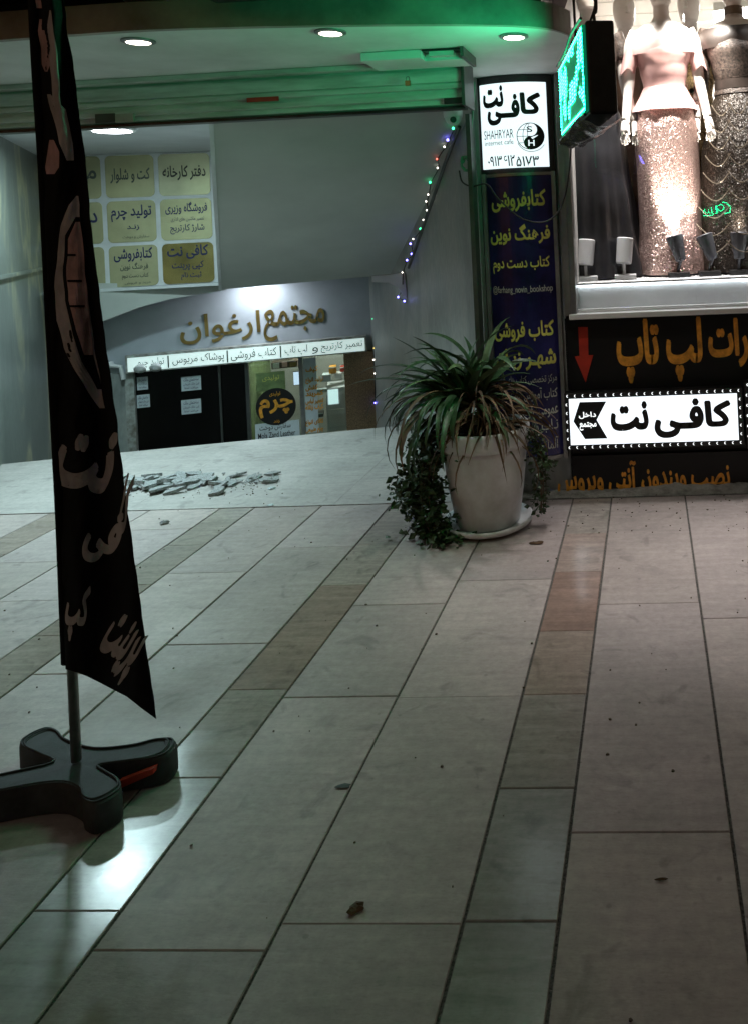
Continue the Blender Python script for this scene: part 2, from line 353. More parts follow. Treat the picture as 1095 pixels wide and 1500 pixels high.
def shape(s):
    out = []
    for w in s.split(' '):
        g = ''
        for i, c in enumerate(w):
            pv = i > 0 and (w[i - 1] in BASE or w[i - 1] == '\u0640')
            nx = i < len(w) - 1 and (w[i + 1] in BASE or w[i + 1] in RIGHT or w[i + 1] == '\u0640')
            if c in BASE: g += chr(BASE[c] + (3 if pv and nx else 1 if pv else 2 if nx else 0))
            elif c in RIGHT: g += chr(RIGHT[c] + (1 if pv else 0))
            else: g += c
        out.append(g)
    return ' '.join(out)[::-1]
def text_mesh(s, weight=0.0, latin=False, res=3, extrude=0.0):
    c = bpy.data.curves.new('lettering', 'FONT'); c.body = s if latin else shape(s); c.size = 1; c.offset = weight; c.resolution_u = res; c.extrude = extrude
    o = bpy.data.objects.new('lettering', c); COL.objects.link(o)
    dg = bpy.context.evaluated_depsgraph_get(); me = bpy.data.meshes.new_from_object(o.evaluated_get(dg))
    bpy.data.objects.remove(o); bpy.data.curves.remove(c); me.name = 'lettering'
    return me
def bold_mesh(s, weight, latin, extrude):
    """heavier lettering: the same words laid over each other a hair apart, so strokes thicken without breaking"""
    base = text_mesh(s, min(weight, .012), latin, extrude=extrude)
    extra = weight - .012
    if extra <= .004: return base
    vs = [v.co.copy() for v in base.vertices]; fs = [tuple(p.vertices) for p in base.polygons]; V = list(vs); Fc = list(fs)
    dirs = [(math.cos(R_(a)), math.sin(R_(a))) for a in range(0, 360, 60)]
    for k, (dx, dy) in enumerate(dirs):
        b = len(V); V += [v + Vector((dx * extra, dy * extra, -.004 * (k + 1))) for v in vs]; Fc += [tuple(i + b for i in f) for f in fs]
    me = bpy.data.meshes.new('lettering'); me.from_pydata(V, [], Fc); bpy.data.meshes.remove(base); return me
def lettering(s, fn, bx, mat, parent, weight=.02, latin=False, w=.002, keep=False, extrude=0.0, sub=0, shear=0.0, name='lettering'):
    """fits the words into box (u0,v0,u1,v1) of surface fn(u,v,w)"""
    me = bold_mesh(s, weight, latin, extrude)
    if sub:
        bm = bmesh.new(); bm.from_mesh(me)
        for _ in range(3):
            es = [e for e in bm.edges if e.calc_length() > sub]
            if es: bmesh.ops.subdivide_edges(bm, edges=es, cuts=1); bmesh.ops.triangulate(bm, faces=[f for f in bm.faces if len(f.verts) > 4])
        bm.to_mesh(me); bm.free()
    xs = [v.co.x for v in me.vertices]; ys = [v.co.y for v in me.vertices]
    if not xs: return None
    x0, x1, y0, y1 = min(xs), max(xs), min(ys), max(ys); u0, v0, u1, v1 = bx
    sx = (u1 - u0) / (x1 - x0); sy = (v1 - v0) / (y1 - y0)
    for v in me.vertices:
        uu = u0 + (v.co.x - x0) * sx; vv = v0 + (v.co.y - y0) * sy
        v.co = fn(uu + shear * (vv - v0), vv, w + (v.co.z + extrude if extrude else v.co.z * .045))
    me.materials.clear(); me.materials.append(M[mat])
    o = bpy.data.objects.new(name, me); COL.objects.link(o); o.parent = parent
    return o

# ================================================================== THE SETTING
# ground sheet (far beyond the frame) and mortar bed
struct(MB().add([(-60, -60, -.03), (60, -60, -.03), (60, 4.07, -.03), (-60, 4.07, -.03)], [(0, 1, 2, 3)]).build('ground', 'mortar'))
pave = struct(MB().add([(-8, -3, -.005), (5, -3, -.005), (5, 4.3, -.005), (-8, 4.3, -.005)], [(0, 1, 2, 3)]).build('pavement', 'mortar'))
XL = [-5.36, -5.16, -4.76, -4.36, -4.16, -3.78, -3.385, -3.18, -2.81, -2.41, -2.215, -1.84, -1.45, -1.243, -.863, -.463, -.256, .137, .53, .74, 1.13, 1.52]
KN = {-.863: [1.614, 2.39, 3.17], -1.243: [1.553, 2.40, 2.981], -.256: [1.854, 2.95], .137: [1.63, 2.832], -.463: [1.25, 1.62, 2.0, 2.4, 2.766, 3.23, 3.62],
      -1.45: [1.25, 1.644, 2.05, 2.445, 3.155, 3.56], -1.84: [1.95, 2.72, 3.54], -2.215: [1.8, 2.55, 3.30], -2.81: [1.55, 2.3, 3.075, 3.8], -2.41: [2.0, 2.4, 2.8, 3.2, 3.6], -3.18: [1.9, 2.7, 3.45]}
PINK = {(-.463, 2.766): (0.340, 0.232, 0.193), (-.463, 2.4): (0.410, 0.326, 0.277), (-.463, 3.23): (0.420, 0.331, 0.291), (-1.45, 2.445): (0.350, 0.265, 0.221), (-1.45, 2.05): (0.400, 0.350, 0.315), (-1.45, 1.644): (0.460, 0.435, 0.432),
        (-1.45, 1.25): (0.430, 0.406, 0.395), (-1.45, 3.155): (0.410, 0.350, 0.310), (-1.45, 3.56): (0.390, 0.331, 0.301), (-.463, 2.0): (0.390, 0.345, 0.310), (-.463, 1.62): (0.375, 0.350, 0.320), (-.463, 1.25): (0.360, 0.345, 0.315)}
slab_mesh = {}
for i in range(len(XL) - 1):
    x0, x1 = XL[i], XL[i + 1]; strip = x1 - x0 < .25
    ys = KN.get(x0)
    if ys is None:
        ys = []; y = .9 + random.random() * .4
        while y < 4.0: ys.append(y); y += .4 if strip else random.choice((.7, .78, .82))
        ys = [q for q in ys if q < 3.9]
    ys = [.35] + [q for q in ys if q > .5] + [4.072]
    for a, b in zip(ys[:-1], ys[1:]):
        gx, gy = random.uniform(.0030, .0042), random.uniform(.0006, .0012)
        key = (round(x1 - x0, 2), round(b - a, 2))
        if key not in slab_mesh:
            w, l = (x1 - x0) / 2 - gx, (b - a) / 2 - gy; e = .0022
            vs = [(-w, -l, -.03), (w, -l, -.03), (w, l, -.03), (-w, l, -.03), (-w, -l, -e), (w, -l, -e), (w, l, -e), (-w, l, -e), (-w + e, -l + e, 0), (w - e, -l + e, 0), (w - e, l - e, 0), (-w + e, l - e, 0)]
            fs = [(8, 9, 10, 11)] + [(j, (j + 1) % 4, 4 + (j + 1) % 4, 4 + j) for j in range(4)] + [(4 + j, 4 + (j + 1) % 4, 8 + (j + 1) % 4, 8 + j) for j in range(4)]
            me = bpy.data.meshes.new('paving_slab'); me.from_pydata(vs, [], fs); me.materials.append(strip_m if strip else slab_m); slab_mesh[key] = me
        o = bpy.data.objects.new('paving_strip' if strip else 'paving_slab', slab_mesh[key]); COL.objects.link(o); o.parent = pave
        o.location = ((x0 + x1) / 2, (a + b) / 2, random.uniform(-.0008, .0008))
        k = random.uniform(.84, 1.08)
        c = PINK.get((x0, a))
        if c is None: c = random.choice(((.41, .345, .305), (.42, .37, .335), (.39, .32, .28))) if strip else (.46 * k, .386 * k * random.uniform(.985, 1.01), .36 * k * random.uniform(.97, 1.03))
        o.color = (*c, 1)

# threshold floor of the passage, up to the head of the stairs
def edgeY(x): return 5.63 + .258 * (x + 2.1)
thr = struct(MB().add([(-6.5, 4.078, -.03), (-.7, 4.078, -.03), (-.7, 4.3, -.03), (-1.72, edgeY(-1.72) - .01, -.03), (-6.5, edgeY(-6.5) - .01, -.03)], [(0, 1, 2, 3, 4)]).build('passage_floor', 'mortar'))
xs = [-6.4, -5.2, -4.1, -2.95, -1.78, -.72]
for a, b in zip(xs[:-1], xs[1:]):
    a2, b2 = a + .001, b - .001
    yb = edgeY(b2) if b < -1 else 4.4
    ya = edgeY(a2)
    if b > -1: poly = [(a2, 4.08, 0), (b2, 4.08, 0), (b2, 4.24, 0), (-1.74, edgeY(-1.74), 0), (a2, ya, 0)]
    else: poly = [(a2, 4.08, 0), (b2, 4.08, 0), (b2, yb, 0), (a2, ya, 0)]
    o = MB().prism(poly, (0, 0, -.045), (0, 0, random.uniform(0, .0006))).build('threshold_slab', slab_m, thr); o.color = (.44, .405, .385, 1)
# stairs down to the basement door
dE = Vector((.968, .25, 0)); dN = Vector((-.25, .968, 0))
st = struct(MB().box(-8, 4, -3.2, 2, 12, -3.1).build('basement_floor', 'cement'))
for i in range(9):
    p = Vector((-3.2, edgeY(-3.2), 0)) + dN * (.0 + .19 * i)
    z = -.21 * (i + 1)
    c = [p - dE * 3.0, p + dE * 2.2, p + dE * 2.2 + dN * .21, p - dE * 3.0 + dN * .21]
    o = MB().prism([(q.x, q.y, z) for q in c], (0, 0, -.24), (0, 0, 0)).build('stair_step', 'slab_stone', st); o.color = (.42, .42, .40, 1)
low = [Vector((-3.2, edgeY(-3.2), -1.99)) + dN * 1.72]
MB().prism([low[0] - dE * 3, low[0] + dE * 2.3, low[0] + dE * 2.3 + dN * 2.5, low[0] - dE * 3 + dN * 2.5], (0, 0, -.1), (0, 0, 0)).build('stair_landing', 'cement', st)

# passage walls
A = Vector((-.9, 4.25, 0)); C = Vector((-2.988, 8.0, 0)); wd = (C - A).normalized(); wn = Vector((wd.y, -wd.x, 0))
wallR = MB().prism([A - wd * .05, C + wd * .3, C + wd * .3 + wn * .16, A - wd * .05 + wn * .16 + wd * .25], (0, 0, -2.2), (0, 0, 3.0)).build('passage_wall', 'wall_stone')
tag(wallR, 'grey green stone side wall of the passage, behind the potted plant', 'wall')
LW0 = atz(0, 200, 2.3); LW1 = atz(57, 230, 2.3); ld = (LW1 - LW0); ld.z = 0; ld.normalize(); ln = Vector((-ld.y, ld.x, 0))
LW0.z = 0; LW1.z = 0
L0 = LW0 - ld * 1.3; L1 = LW1 + ld * .9
wallL = MB().prism([L0, L1, L1 + ln * .2, L0 + ln * .2], (0, 0, -2.2), (0, 0, 2.9)).build('passage_wall', 'wall_marble')
tag(wallL, 'veined pale marble side wall at the far left, left of the banner', 'wall')
MB().prism([L0 - ln * .03, LW1 - ln * .03, LW1, L0], (0, 0, 1.265), (0, 0, 1.29)).build('ledge_trim', 'wall_marble', wallL)
# shallow stone panels joints on left wall
for z in (.5,):
    pass
# passage ceiling (upper flat part), sloping underside of the flight above
ceil = struct(MB().prism([(-6.6, 3.9, 0), (-.75, 3.9, 0), (-1.05, 4.6, 0), (-4.0, 7.15, 0), (-6.6, 6.7, 0)], (0, 0, 2.305), (0, 0, 2.4)).build('passage_ceiling', 'ceiling_paint'))
S0 = Vector((-.993, 4.417, 2.172)); S1 = Vector((-2.43, 6.99, 1.03)); S2 = Vector((-3.67, 6.38, 1.03))
sn = (S1 - S0).cross(S2 - S0).normalized()
if sn.z > 0: sn = -sn
def sof(x, y): return onpl(x, y, S0, sn)
q0, q1, q2, q3 = sof(313, 178), sof(325, 424), sof(575, 402), sof(690, 158)
up0 = q0 + (q0 - q1) * .10; up3 = q3 + (q3 - q2) * .02
q2 = q2 + (q2 - q1).normalized() * .25
up3 = up3 + (q2 - q1).normalized() * .12
slope = struct(MB().prism([up0, q1, q2, up3], -sn * .0, -sn * .16).build('sloping_ceiling', 'soffit_paint'))
tl = (q1 - q0).normalized(); sd = tl.cross(sn).normalized()
if sd.x > 0: sd = -sd
MB().prism([up0 + sn * .012, q1 + sn * .012, q1 + sn * .012 + sd * .022, up0 + sn * .012 + sd * .022], -sn * .0, -sn * .2).build('edge_trim', 'trim_white', slope)
# lower slab between the flight and the door wall
struct(MB().prism([(q1.x, q1.y + .02, 0), (q2.x, q2.y + .02, 0), (C.x + .2, C.y + .15, 0), (-5.9, 7.5, 0), (-5.6, 6.9, 0), (-4.0, 7.16, 0)], (0, 0, 1.06), (0, 0, 1.16)).build('lower_ceiling', 'soffit_paint'))

# door wall
tD = R_(20); DW = Plane((C.x, C.y, 0), (math.cos(tD), math.sin(tD), 0))
uj0 = DW.uv(186, 545)[0]; uj1 = DW.uv(549, 560)[0]; ztop = .205
dwall = thing('door_wall', 'grey blue wall band above the basement entrance with gold lettering', 'wall')
MB().box(-3.4, .365, -.25, .15, 1.07, 0, lambda u, v, w: DW(u, w, 0) if 0 else DW(u, v, w) if 0 else DW(u, v, w)) if 0 else None
def dbox(mb, u0, v0, w0, u1, v1, w1):
    return mb.box(u0, v0, w0, u1, v1, w1, lambda u, v, w: DW(u, v, w))
dbox(MB(), -3.35, .205, -.22, .2, 1.07, 0).build('wall_face', 'sign_wall', dwall)
dbox(MB(), -3.35, -2.1, -.22, uj0 - .001, .204, -.003).build('wall_pier', 'wall_stone', dwall)
g0 = DW.uv(507, 600)[0]
dbox(MB(), g0, -2.1, -.2, .22, .204, .05).build('granite_pier', 'granite_brown', dwall)
bx = box4(DW, 264, 447, 476, 501)
b1 = box4(DW, 386, 447, 476, 497); b2 = box4(DW, 264, 458, 382, 501)
lettering('مجتمع', DW, b1, 'gold_letter', dwall, .012, w=.002, extrude=.006)
lettering('ارغوان', DW, b2, 'gold_letter', dwall, .012, w=.002, extrude=.006)
# white strip sign over the door
ss = thing('strip_sign', 'long narrow white strip sign with dark lettering above the basement door', 'sign')
s0 = box4(DW, 190, 519, 538, 517); us0 = DW.uv(188, 532)[0]; us1 = DW.uv(537, 502)[0]
dbox(MB(), us0, .205, .004, us1, .375, .09).build('sign_body', 'frame_white', ss)
dbox(MB(), us0 + .02, .218, .0905, us1 - .02, .352, .094).build('sign_face', 'strip_sign', ss)
DF = DW.off(.094)
lines = [('تعمیر کارتریج', 470, 531), ('و', 457, 466), ('لپ تاپ', 417, 450), ('کتاب فروشی', 338, 405), ('پوشاک مریوس', 252, 328), ('تولید چرم', 201, 240)]
for s, a, b in lines:
    lettering(s, DF, (DF.uv(a, 510)[0], .232, DF.uv(b, 510)[0], .338 if s != 'و' else .30), 'grey_letter', ss, .0, w=.002)
for x in (411, 333, 246): 
    u = DF.uv(x, 512)[0]; dbox(MB(), u - .006, .225, .0945, u + .006, .345, .0965).build('divider', 'grey_letter', ss)

# entrance door: frame, panes, what hangs on them
door = thing('entrance_door', 'dark glazed double door at the foot of the stairs', 'door')
ud = [DW.uv(x, 600)[0] for x in (186, 199, 322, 325, 361, 366, 440, 446)] + [g0 - .002]
dbox(MB(), ud[0], -2.0, -.1, ud[1], .2045, .02).build('door_jamb', 'frame_white', door)
for a, b in ((2, 3), (4, 5), (6, 7)):
    dbox(MB(), ud[a], -2.0, -.07, ud[b], .2045, -.01).build('mullion', 'alu_dark' if a < 6 else 'alu', door)
for a, b, m in ((1, 2, 'tinted_glass'), (3, 4, 'tinted_glass'), (5, 6, 'door_glass'), (7, 8, 'door_glass')):
    dbox(MB(), ud[a], -2.0, -.045, ud[b], .2045, -.037).build('pane', m, door)
dbox(MB(), ud[1] + .9, -1.05, -.03, ud[1] + .93, -.75, .03).build('door_handle', 'alu', door)
# dim stockroom behind the tinted panes and lit leather shop behind the clear ones
rm = thing('leather_shop', 'lit leather workshop seen through the clear door panes', 'room')
um = ud[4] + .02
for nm, b_, m in (('back_wall', (um, -2, -1.9, .9, .9, -1.8), 'shop_wall'), ('side_wall', (um - .03, -2, -1.8, um, .9, -.08), 'poster_green'), ('side_wall', (.85, -2, -1.8, .9, .9, -.21), 'shop_wall'), ('ceiling', (um, .75, -1.8, .85, .8, -.22), 'shop_wall'), ('floor', (um, -2.05, -1.8, .85, -2, -.22), 'shop_floor')):
    dbox(MB(), *b_).build(nm, m, rm)
dk = thing('dark_stockroom', 'unlit room behind the tinted door panes', 'room')
dbox(MB(), ud[0], -2, -.9, um - .035, .2, -.85).build('back_wall', 'door_dark', dk)
pl_in = DW.off(-.9)
lp = pl_in.uv(484, 538); o = MB().lathe([(.0, 0), (.06, 0), (.06, .02), (.0, .02)], DW(lp[0], .70, -1.0), 20)
lm = tag(o.build('ceiling_lamp', 'lamp_white'), 'small round ceiling lamp inside the leather workshop', 'lamp')
lamp('POINT', 'shop_light', DW(um + .75, .5, -.9), 26, (1, .95, .88), size=.06)
def inbox(name, label, cat, x0, y0, x1, y1, w, d, mat, parts=()):
    p = DW.off(w); a = p.uv(x0, y1); b = p.uv(x1, y0); t_ = thing(name, label, cat)
    dbox(MB(), a[0], a[1], w - d, b[0], b[1], w).build('body', mat, t_, bevel=.006)
    for (nm, fx0, fy0, fx1, fy1, m) in parts:
        dbox(MB(), a[0] + (b[0] - a[0]) * fx0, a[1] + (b[1] - a[1]) * fy0, w + .001, a[0] + (b[0] - a[0]) * fx1, a[1] + (b[1] - a[1]) * fy1, w + .008).build(nm, m, t_)
    return t_
inbox('computer_screen', 'glowing pale violet screen inside the leather workshop', 'screen', 430, 543, 442, 565, -.5, .04, 'monitor_frame', [('display', .05, .05, .95, .95, 'screen_glow')])
inbox('cabinet', 'pale grey cabinet with lit glass top right inside the workshop', 'cabinet', 480, 566, 506, 632, -.9, .4, 'ceiling_paint', [('glass_panel', .1, .62, .62, .96, 'box_white'), ('drawer', .1, .1, .9, .5, 'trim_white')])
inbox('shelf_unit', 'dark shelf of small goods at the top of the workshop', 'shelf', 398, 528, 436, 541, -.7, .2, 'brown_satin', [('carton', .05, .1, .3, .9, 'trim_white'), ('carton', .4, .2, .6, 1.0, 'pink_satin'), ('carton', .7, .1, .95, .8, 'gold_letter')])
rg = random.Random(4)
for k in range(7):
    x = (450, 459, 468, 477, 487, 496, 503)[k]; y = (556, 590, 612, 560, 548, 556, 545)[k]
    inbox('goods_box', ('tan carton low behind the vertical lettering', 'brown leather bag box behind the lettering', 'dark box near the workshop floor', 'pale carton beside the screen', 'orange carton on the workshop shelf', 'white carton at the workshop right wall', 'small red carton high in the workshop')[k], 'box', x - 5, y - rg.uniform(7, 12), x + rg.uniform(4, 8), y, -.75 - .05 * k, .15, ('brown_satin', 'granite_brown', 'dark_satin', 'paper', 'orange_letter', 'white_plastic', 'red_vinyl')[k], [('lid', .0, .8, 1, 1, 'trim_white')])
inbox('open_book', 'white open book standing on a shelf in the workshop', 'book', 462, 569, 479, 576, -.4, .05, 'paper', [('page', .52, .1, .96, .9, 'white_plastic')])
# poster below, sticker, notices
def sheet(name, label, cat, x0, y0, x1, y1, w, mat, lines=(), lm='black_letter', latin=False, group=None):
    p = DW.off(w); b = box4(p, x0, y0, x1, y1); t_ = thing(name, label, cat, group)
    dbox(MB(), b[0], b[1], w, b[2], b[3], w + .002).build('sheet', mat, t_)
    for (s, fx0, fy0, fx1, fy1, lt) in lines:
        lettering(s, DW, (b[0] + (b[2] - b[0]) * fx0, b[1] + (b[3] - b[1]) * fy0, b[0] + (b[2] - b[0]) * fx1, b[1] + (b[3] - b[1]) * fy1), lm, t_, .01, w=w + .004, latin=lt)
    return t_
sheet('poster', 'white poster with lettering under the round leather sticker', 'poster', 374, 618, 439, 642, -.034, 'paper', [('سفارش دوخت', .1, .5, .8, .9, False), ('Mola Zand Leather', .06, .08, .9, .42, True)])
sheet('poster', 'olive green poster on the pane above the round sticker', 'poster', 376, 545, 418, 572, -.034, 'poster_green', [('تولیدی', .2, .5, .8, .85, False)], 'yellow_letter')
st_ = thing('round_sticker', 'round black sticker with orange lettering on the door glass', 'sticker')
P = DW.off(-.03); cu_, cv_ = P.uv(404.5, 595.5); rr = (P.uv(434, 595)[0] - P.uv(375, 595)[0]) / 2
MB().lathe([(.0, 0), (rr, 0), (rr, .003), (0, .003)], DW(cu_, cv_, -.03), 40, (DW.r, DW.u, DW.n)).build('disc', 'black_letter', st_)
lettering('چرم', DW, (cu_ - rr * .85, cv_ - rr * .55, cu_ + rr * .85, cv_ + rr * .45), 'orange_letter', st_, .03, w=-.024)
lettering('تولیدی', DW, (cu_ - rr * .3, cv_ + rr * .55, cu_ + rr * .25, cv_ + rr * .82), 'orange_letter', st_, .02, w=-.024)
lettering('زند', DW, (cu_ - rr * .15, cv_ - rr * .9, cu_ + rr * .15, cv_ - rr * .72), 'orange_letter', st_, .02, w=-.024)
vs_ = thing('vertical_lettering', 'column of orange stuck-on words on the right door pane', 'lettering')
p0 = box4(P, 446, 524, 465, 634); 
dbox(MB(), p0[0], p0[1], -.032, p0[2], p0[3], -.030).build('backing', 'paper', vs_)
for s, y in (('کیف', 541), ('تولید انواع', 557), ('کفش', 568), ('کمربند', 577), ('تعمیر لباس', 588), ('کیف زنانه', 597), ('کالای انواع', 619), ('چرم طبیعی', 630)):
    a = P.uv(446, y)[0]; v = P.uv(458, y)[1]; hw = .052 if len(s) > 5 else .035
    lettering(s, DW, (a + .01, v - .035, a + .01 + hw * 3.4, v + .035), 'orange_letter', vs_, .05, w=-.026)
for n_, (x0, y0, x1, y1) in enumerate(((266, 551, 295, 572), (266, 585, 295, 606), (201, 552, 217, 571), (201, 578, 220, 597))):
    lb = ('white paper notice on the dark pane, upper of the middle pair', 'white paper notice on the dark pane, lower of the middle pair', 'white paper notice at the left edge of the dark pane, upper one', 'white paper notice at the left edge of the dark pane, lower one')[n_]
    sheet('paper_notice', lb, 'notice', x0, y0, x1, y1, -.034, 'paper', [('ساختمان ملک', .12, .62, .88, .9, False), ('این ملک فروش', .1, .36, .9, .55, False), ('میباشد لطفا', .15, .1, .85, .28, False)], 'navy_letter', group='paper notices on the door')
# small flood lamps under the strip sign
for (x, y) in ((205, 541), (228, 539)):
    p = DW.off(.12); u, v = p.uv(x, y); t_ = thing('flood_lamp', 'small white round lamp under the left end of the strip sign, ' + ('outer one' if x < 210 else 'inner one'), 'lamp', 'lamps under the strip sign')
    MB().lathe([(.015, .05), (.03, .045), (.055, .0), (.05, -.01), (.0, -.012)], DW(u, v, .12), 18, (DW.r, (DW.u * .7 + DW.n * .7), (DW.u * .7 - DW.n * .7))).build('shade', 'white_plastic', t_, smooth=True)
    MB().tube([DW(u, v + .03, .1), DW(u + .02, .215, .06)], .008).build('arm', 'white_plastic', t_)
# batten light under the lower slab, washing the wall band
bt = thing('batten_light', 'white batten light fitted above the gold lettering', 'lamp')
u, v = DW.off(.3).uv(374, 427)
dbox(MB(), u - .16, 1.01, .24, u + .16, 1.06, .34).build('housing', 'white_plastic', bt)
dbox(MB(), u - .14, .992, .26, u + .14, 1.009, .32).build('diffuser', 'tube_light', bt)
lamp('AREA', 'batten_glow', DW(u, .985, .25), 6.5, (.86, .95, 1), bt, .35, DW(u, .2, .05))
lamp('AREA', 'strip_glow', DW(u - .1, .4, .30), 0.0, (.86, .95, 1), bt, .3, DW(u, -1, .4)) if 0 else None
# sloped beam at the left of the wall band
BP = Plane(DW(0, 0, .42), DW.r)
pts = [BP(*BP.uv(x, y)) for x, y in ((80, 497), (150, 471), (205, 450), (250, 438), (330, 425), (330, 415), (80, 415))]
sb = MB().prism(pts, BP.n * 0, -BP.n * .38).build('sloped_beam', 'soffit_paint'); tag(sb, 'grey sloped beam left of the gold lettering, under the plates board', 'beam')
# little bracket lamp pipe left of the door
pp = thing('wall_bracket', 'short white bent bracket on the wall left of the door', 'bracket')
q = [DW(*DW.off(.06).uv(x, y), .06) for x, y in ((160, 535), (177, 537), (181, 556))]
MB().tube(q, .02, 8).build('pipe', 'white_plastic', pp); MB().tube([q[0], q[0] - DW.n * .07], .03, 8).build('wall_plate', 'white_plastic', pp)

# ---------------------------------------------------------------- board of gold plates
tB = R_(11); e_ = Vector((math.cos(tB), math.sin(tB), 0)); b0 = atz(308, 222, 2.3); GB = Plane((b0.x, b0.y, 0), e_)
gb = thing('plates_board', 'white board of gold name plates under the passage ceiling', 'sign board')
u0 = GB.uv(58, 300)[0]
MB().box(u0 - .1, 1.06, -.12, .03, 2.303, 0, lambda u, v, w: GB(u, v, w)).build('board', 'trim_white', gb)
MB().box(u0 - .1, 1.03, -.12, .5, 1.058, .03, lambda u, v, w: GB(u, v, w)).build('bottom_trim', 'trim_white', gb)
def rrect(u0, v0, u1, v1, r, fn, w0, w1):
    pts = []
    for cx, cy, a in ((u1 - r, v1 - r, 0), (u0 + r, v1 - r, 90), (u0 + r, v0 + r, 180), (u1 - r, v0 + r, 270)):
        for k in range(5):
            t = R_(a + k * 22.5); pts.append((cx + r * math.cos(t), cy + r * math.sin(t)))
    n = len(pts); mb = MB()
    return mb.add([fn(u, v, w0) for u, v in pts] + [fn(u, v, w1) for u, v in pts], [tuple(range(n))[::-1], tuple(range(n, 2 * n))] + [(i, (i + 1) % n, n + (i + 1) % n, n + i) for i in range(n)])
cols = [(233, 308, 240, 314), (155, 226, 162, 233), (76, 148, 84, 155), (-2, 70, 6, 78)]
rows = [(225, 286), (291, 351), (356, 415)]
uA = [(GB.uv(c[0], 255)[0], GB.uv(c[1], 255)[0]) for c in cols]
words = {(0, 0): [('دفتر کارخانه', .08, .36, .92, .72, 'black_letter', .02)], (0, 1): [('فروشگاه وزیری', .1, .62, .92, .92, 'navy_letter', .02), ('تعمیر ماشین های اداری', .2, .44, .85, .56, 'navy_letter', 0), ('شارژ کارتریج', .18, .14, .85, .38, 'navy_letter', .01)],
         (0, 2): [('کافی نت', .1, .6, .9, .95, 'navy_letter', .02), ('کپی پرینت', .18, .32, .8, .55, 'navy_letter', .01), ('ثبت نام', .35, .08, .75, .28, 'navy_letter', .01)],
         (1, 0): [('کت و شلوار', .1, .34, .92, .7, 'grey_letter', .02)], (1, 1): [('تولید چرم', .08, .5, .92, .9, 'navy_letter', .02), ('زنـد', .4, .28, .65, .42, 'navy_letter', .02), ('سفارش و دوخت', .3, .08, .85, .17, 'grey_letter', 0)],
         (1, 2): [('کتابفروشی', .1, .6, .9, .95, 'navy_letter', .02), ('فرهنگ نوین', .22, .38, .8, .58, 'grey_letter', .01), ('کتاب دست دوم', .25, .16, .8, .32, 'grey_letter', .01), ('خرید و فروش', .3, .04, .85, .12, 'grey_letter', 0)],
         (2, 0): [('مهر', .3, .35, .92, .7, 'grey_letter', .02)], (2, 1): [('در', .6, .4, .9, .75, 'navy_letter', .02)]}
for r, (ya, yb) in enumerate(rows):
    v1 = GB.uv(272, ya)[1]; v0 = GB.uv(272, yb)[1]
    for c, (ua, ub) in enumerate(uA):
        if ub < u0 - .05: continue
        ua = max(ua, u0 - .06)
        pl_ = rrect(ua, v0, ub, v1, .045, GB, .002, .008).build('name_plate', 'gold_plate_dim' if (c, r) == (0, 2) else 'gold_plate_lamp_sheen' if (c, r) == (0, 0) else 'gold_plate', gb)
        for (s, f0, g0_, f1, g1_, m, wt) in words.get((c, r), ()):
            lettering(s, GB, (ua + (ub - ua) * f0, v0 + (v1 - v0) * g0_, ua + (ub - ua) * f1, v0 + (v1 - v0) * g1_), m, pl_, wt, w=.0105)

# ceiling lamps in the passage
for (x, y, lab, en) in ((165, 190, 'round white ceiling lamp in the passage above the gold plates', 32), (130, 155, 'round white ceiling lamp behind the rolled shutter housing', 30)):
    p = atz(x, y, 2.3); t_ = thing('ceiling_lamp', lab, 'lamp', 'round lamps on the passage ceiling')
    MB().lathe([(.0, 0), (.155, 0), (.155, -.012), (.125, -.014)], (p.x, p.y, 2.303), 32).build('rim', 'white_plastic', t_)
    MB().lathe([(.124, -.010), (.120, -.018), (.0, -.02)], (p.x, p.y, 2.303), 32).build('diffuser', 'lamp_cool', t_)
    lamp('AREA', 'lamp_glow', (p.x, p.y, 2.275), en, (.66, .96, 1.0), t_, .24, (p.x, p.y, 0)).data.spread = R_(122 if x < 150 else 176)

# ================================================================== SHOP FRONT
FY = 4.19
FA = Plane((0, FY, 0), (1, 0, 0))
# pillar
pil = thing('sign_pillar', 'stone corner pillar carrying the light box and the blue book sign', 'pillar')
MB().box(-.905, FY, 0, -.472, 4.75, 2.31).build('shaft', 'wall_stone', pil)
MB().box(-.915, 4.125, .0, -.895, FY + .06, 2.30).build('edge_trim', 'alu', pil)
def bulge(u0, u1, y0, depth):
    """convex sign surface between two uprights"""
    def fn(u, v, w=0.0):
        t = (u - u0) / (u1 - u0); s = 4 * t * (1 - t)
        return Vector((u, y0 - depth * s - w, v))
    return fn
def curved_panel(u0, u1, v0, v1, y0, depth, name, mat, parent, thick=.01):
    fn = bulge(u0, u1, y0, depth); mb = MB(); n = 14
    front = [(u0 + (u1 - u0) * i / n) for i in range(n + 1)]
    pts = [fn(u, v0) for u in front] + [Vector((u1, y0 + thick, v0)), Vector((u0, y0 + thick, v0))]
    mb.prism(pts, (0, 0, 0), (0, 0, v1 - v0)); o = mb.build(name, mat, parent); return o, fn
yb_ = 4.13
PB = Plane((0, yb_ - .03, 0), (1, 0, 0))
lb = thing('light_box', 'lit white cafe light box at the top of the pillar', 'light box')
k0 = box4(PB, 703, 122, 800, 246); 
curved_panel(k0[0] - .03, k0[2] + .03, k0[1] - .045, k0[3] + .045, yb_ + .02, .055, 'casing', 'black_plastic', lb, .05)
_, fn1 = curved_panel(k0[0], k0[2], k0[1], k0[3], yb_ - .012, .055, 'lit_face', 'box_white', lb, .02)
def pbx(x0, y0, x1, y1): return box4(PB, x0, y0, x1, y1)
lettering('کا', fn1, pbx(762, 136, 791, 168), 'black_letter', lb, .05, w=.003)
lettering('فــی', fn1, pbx(713, 140, 762, 184), 'black_letter', lb, .05, w=.003)
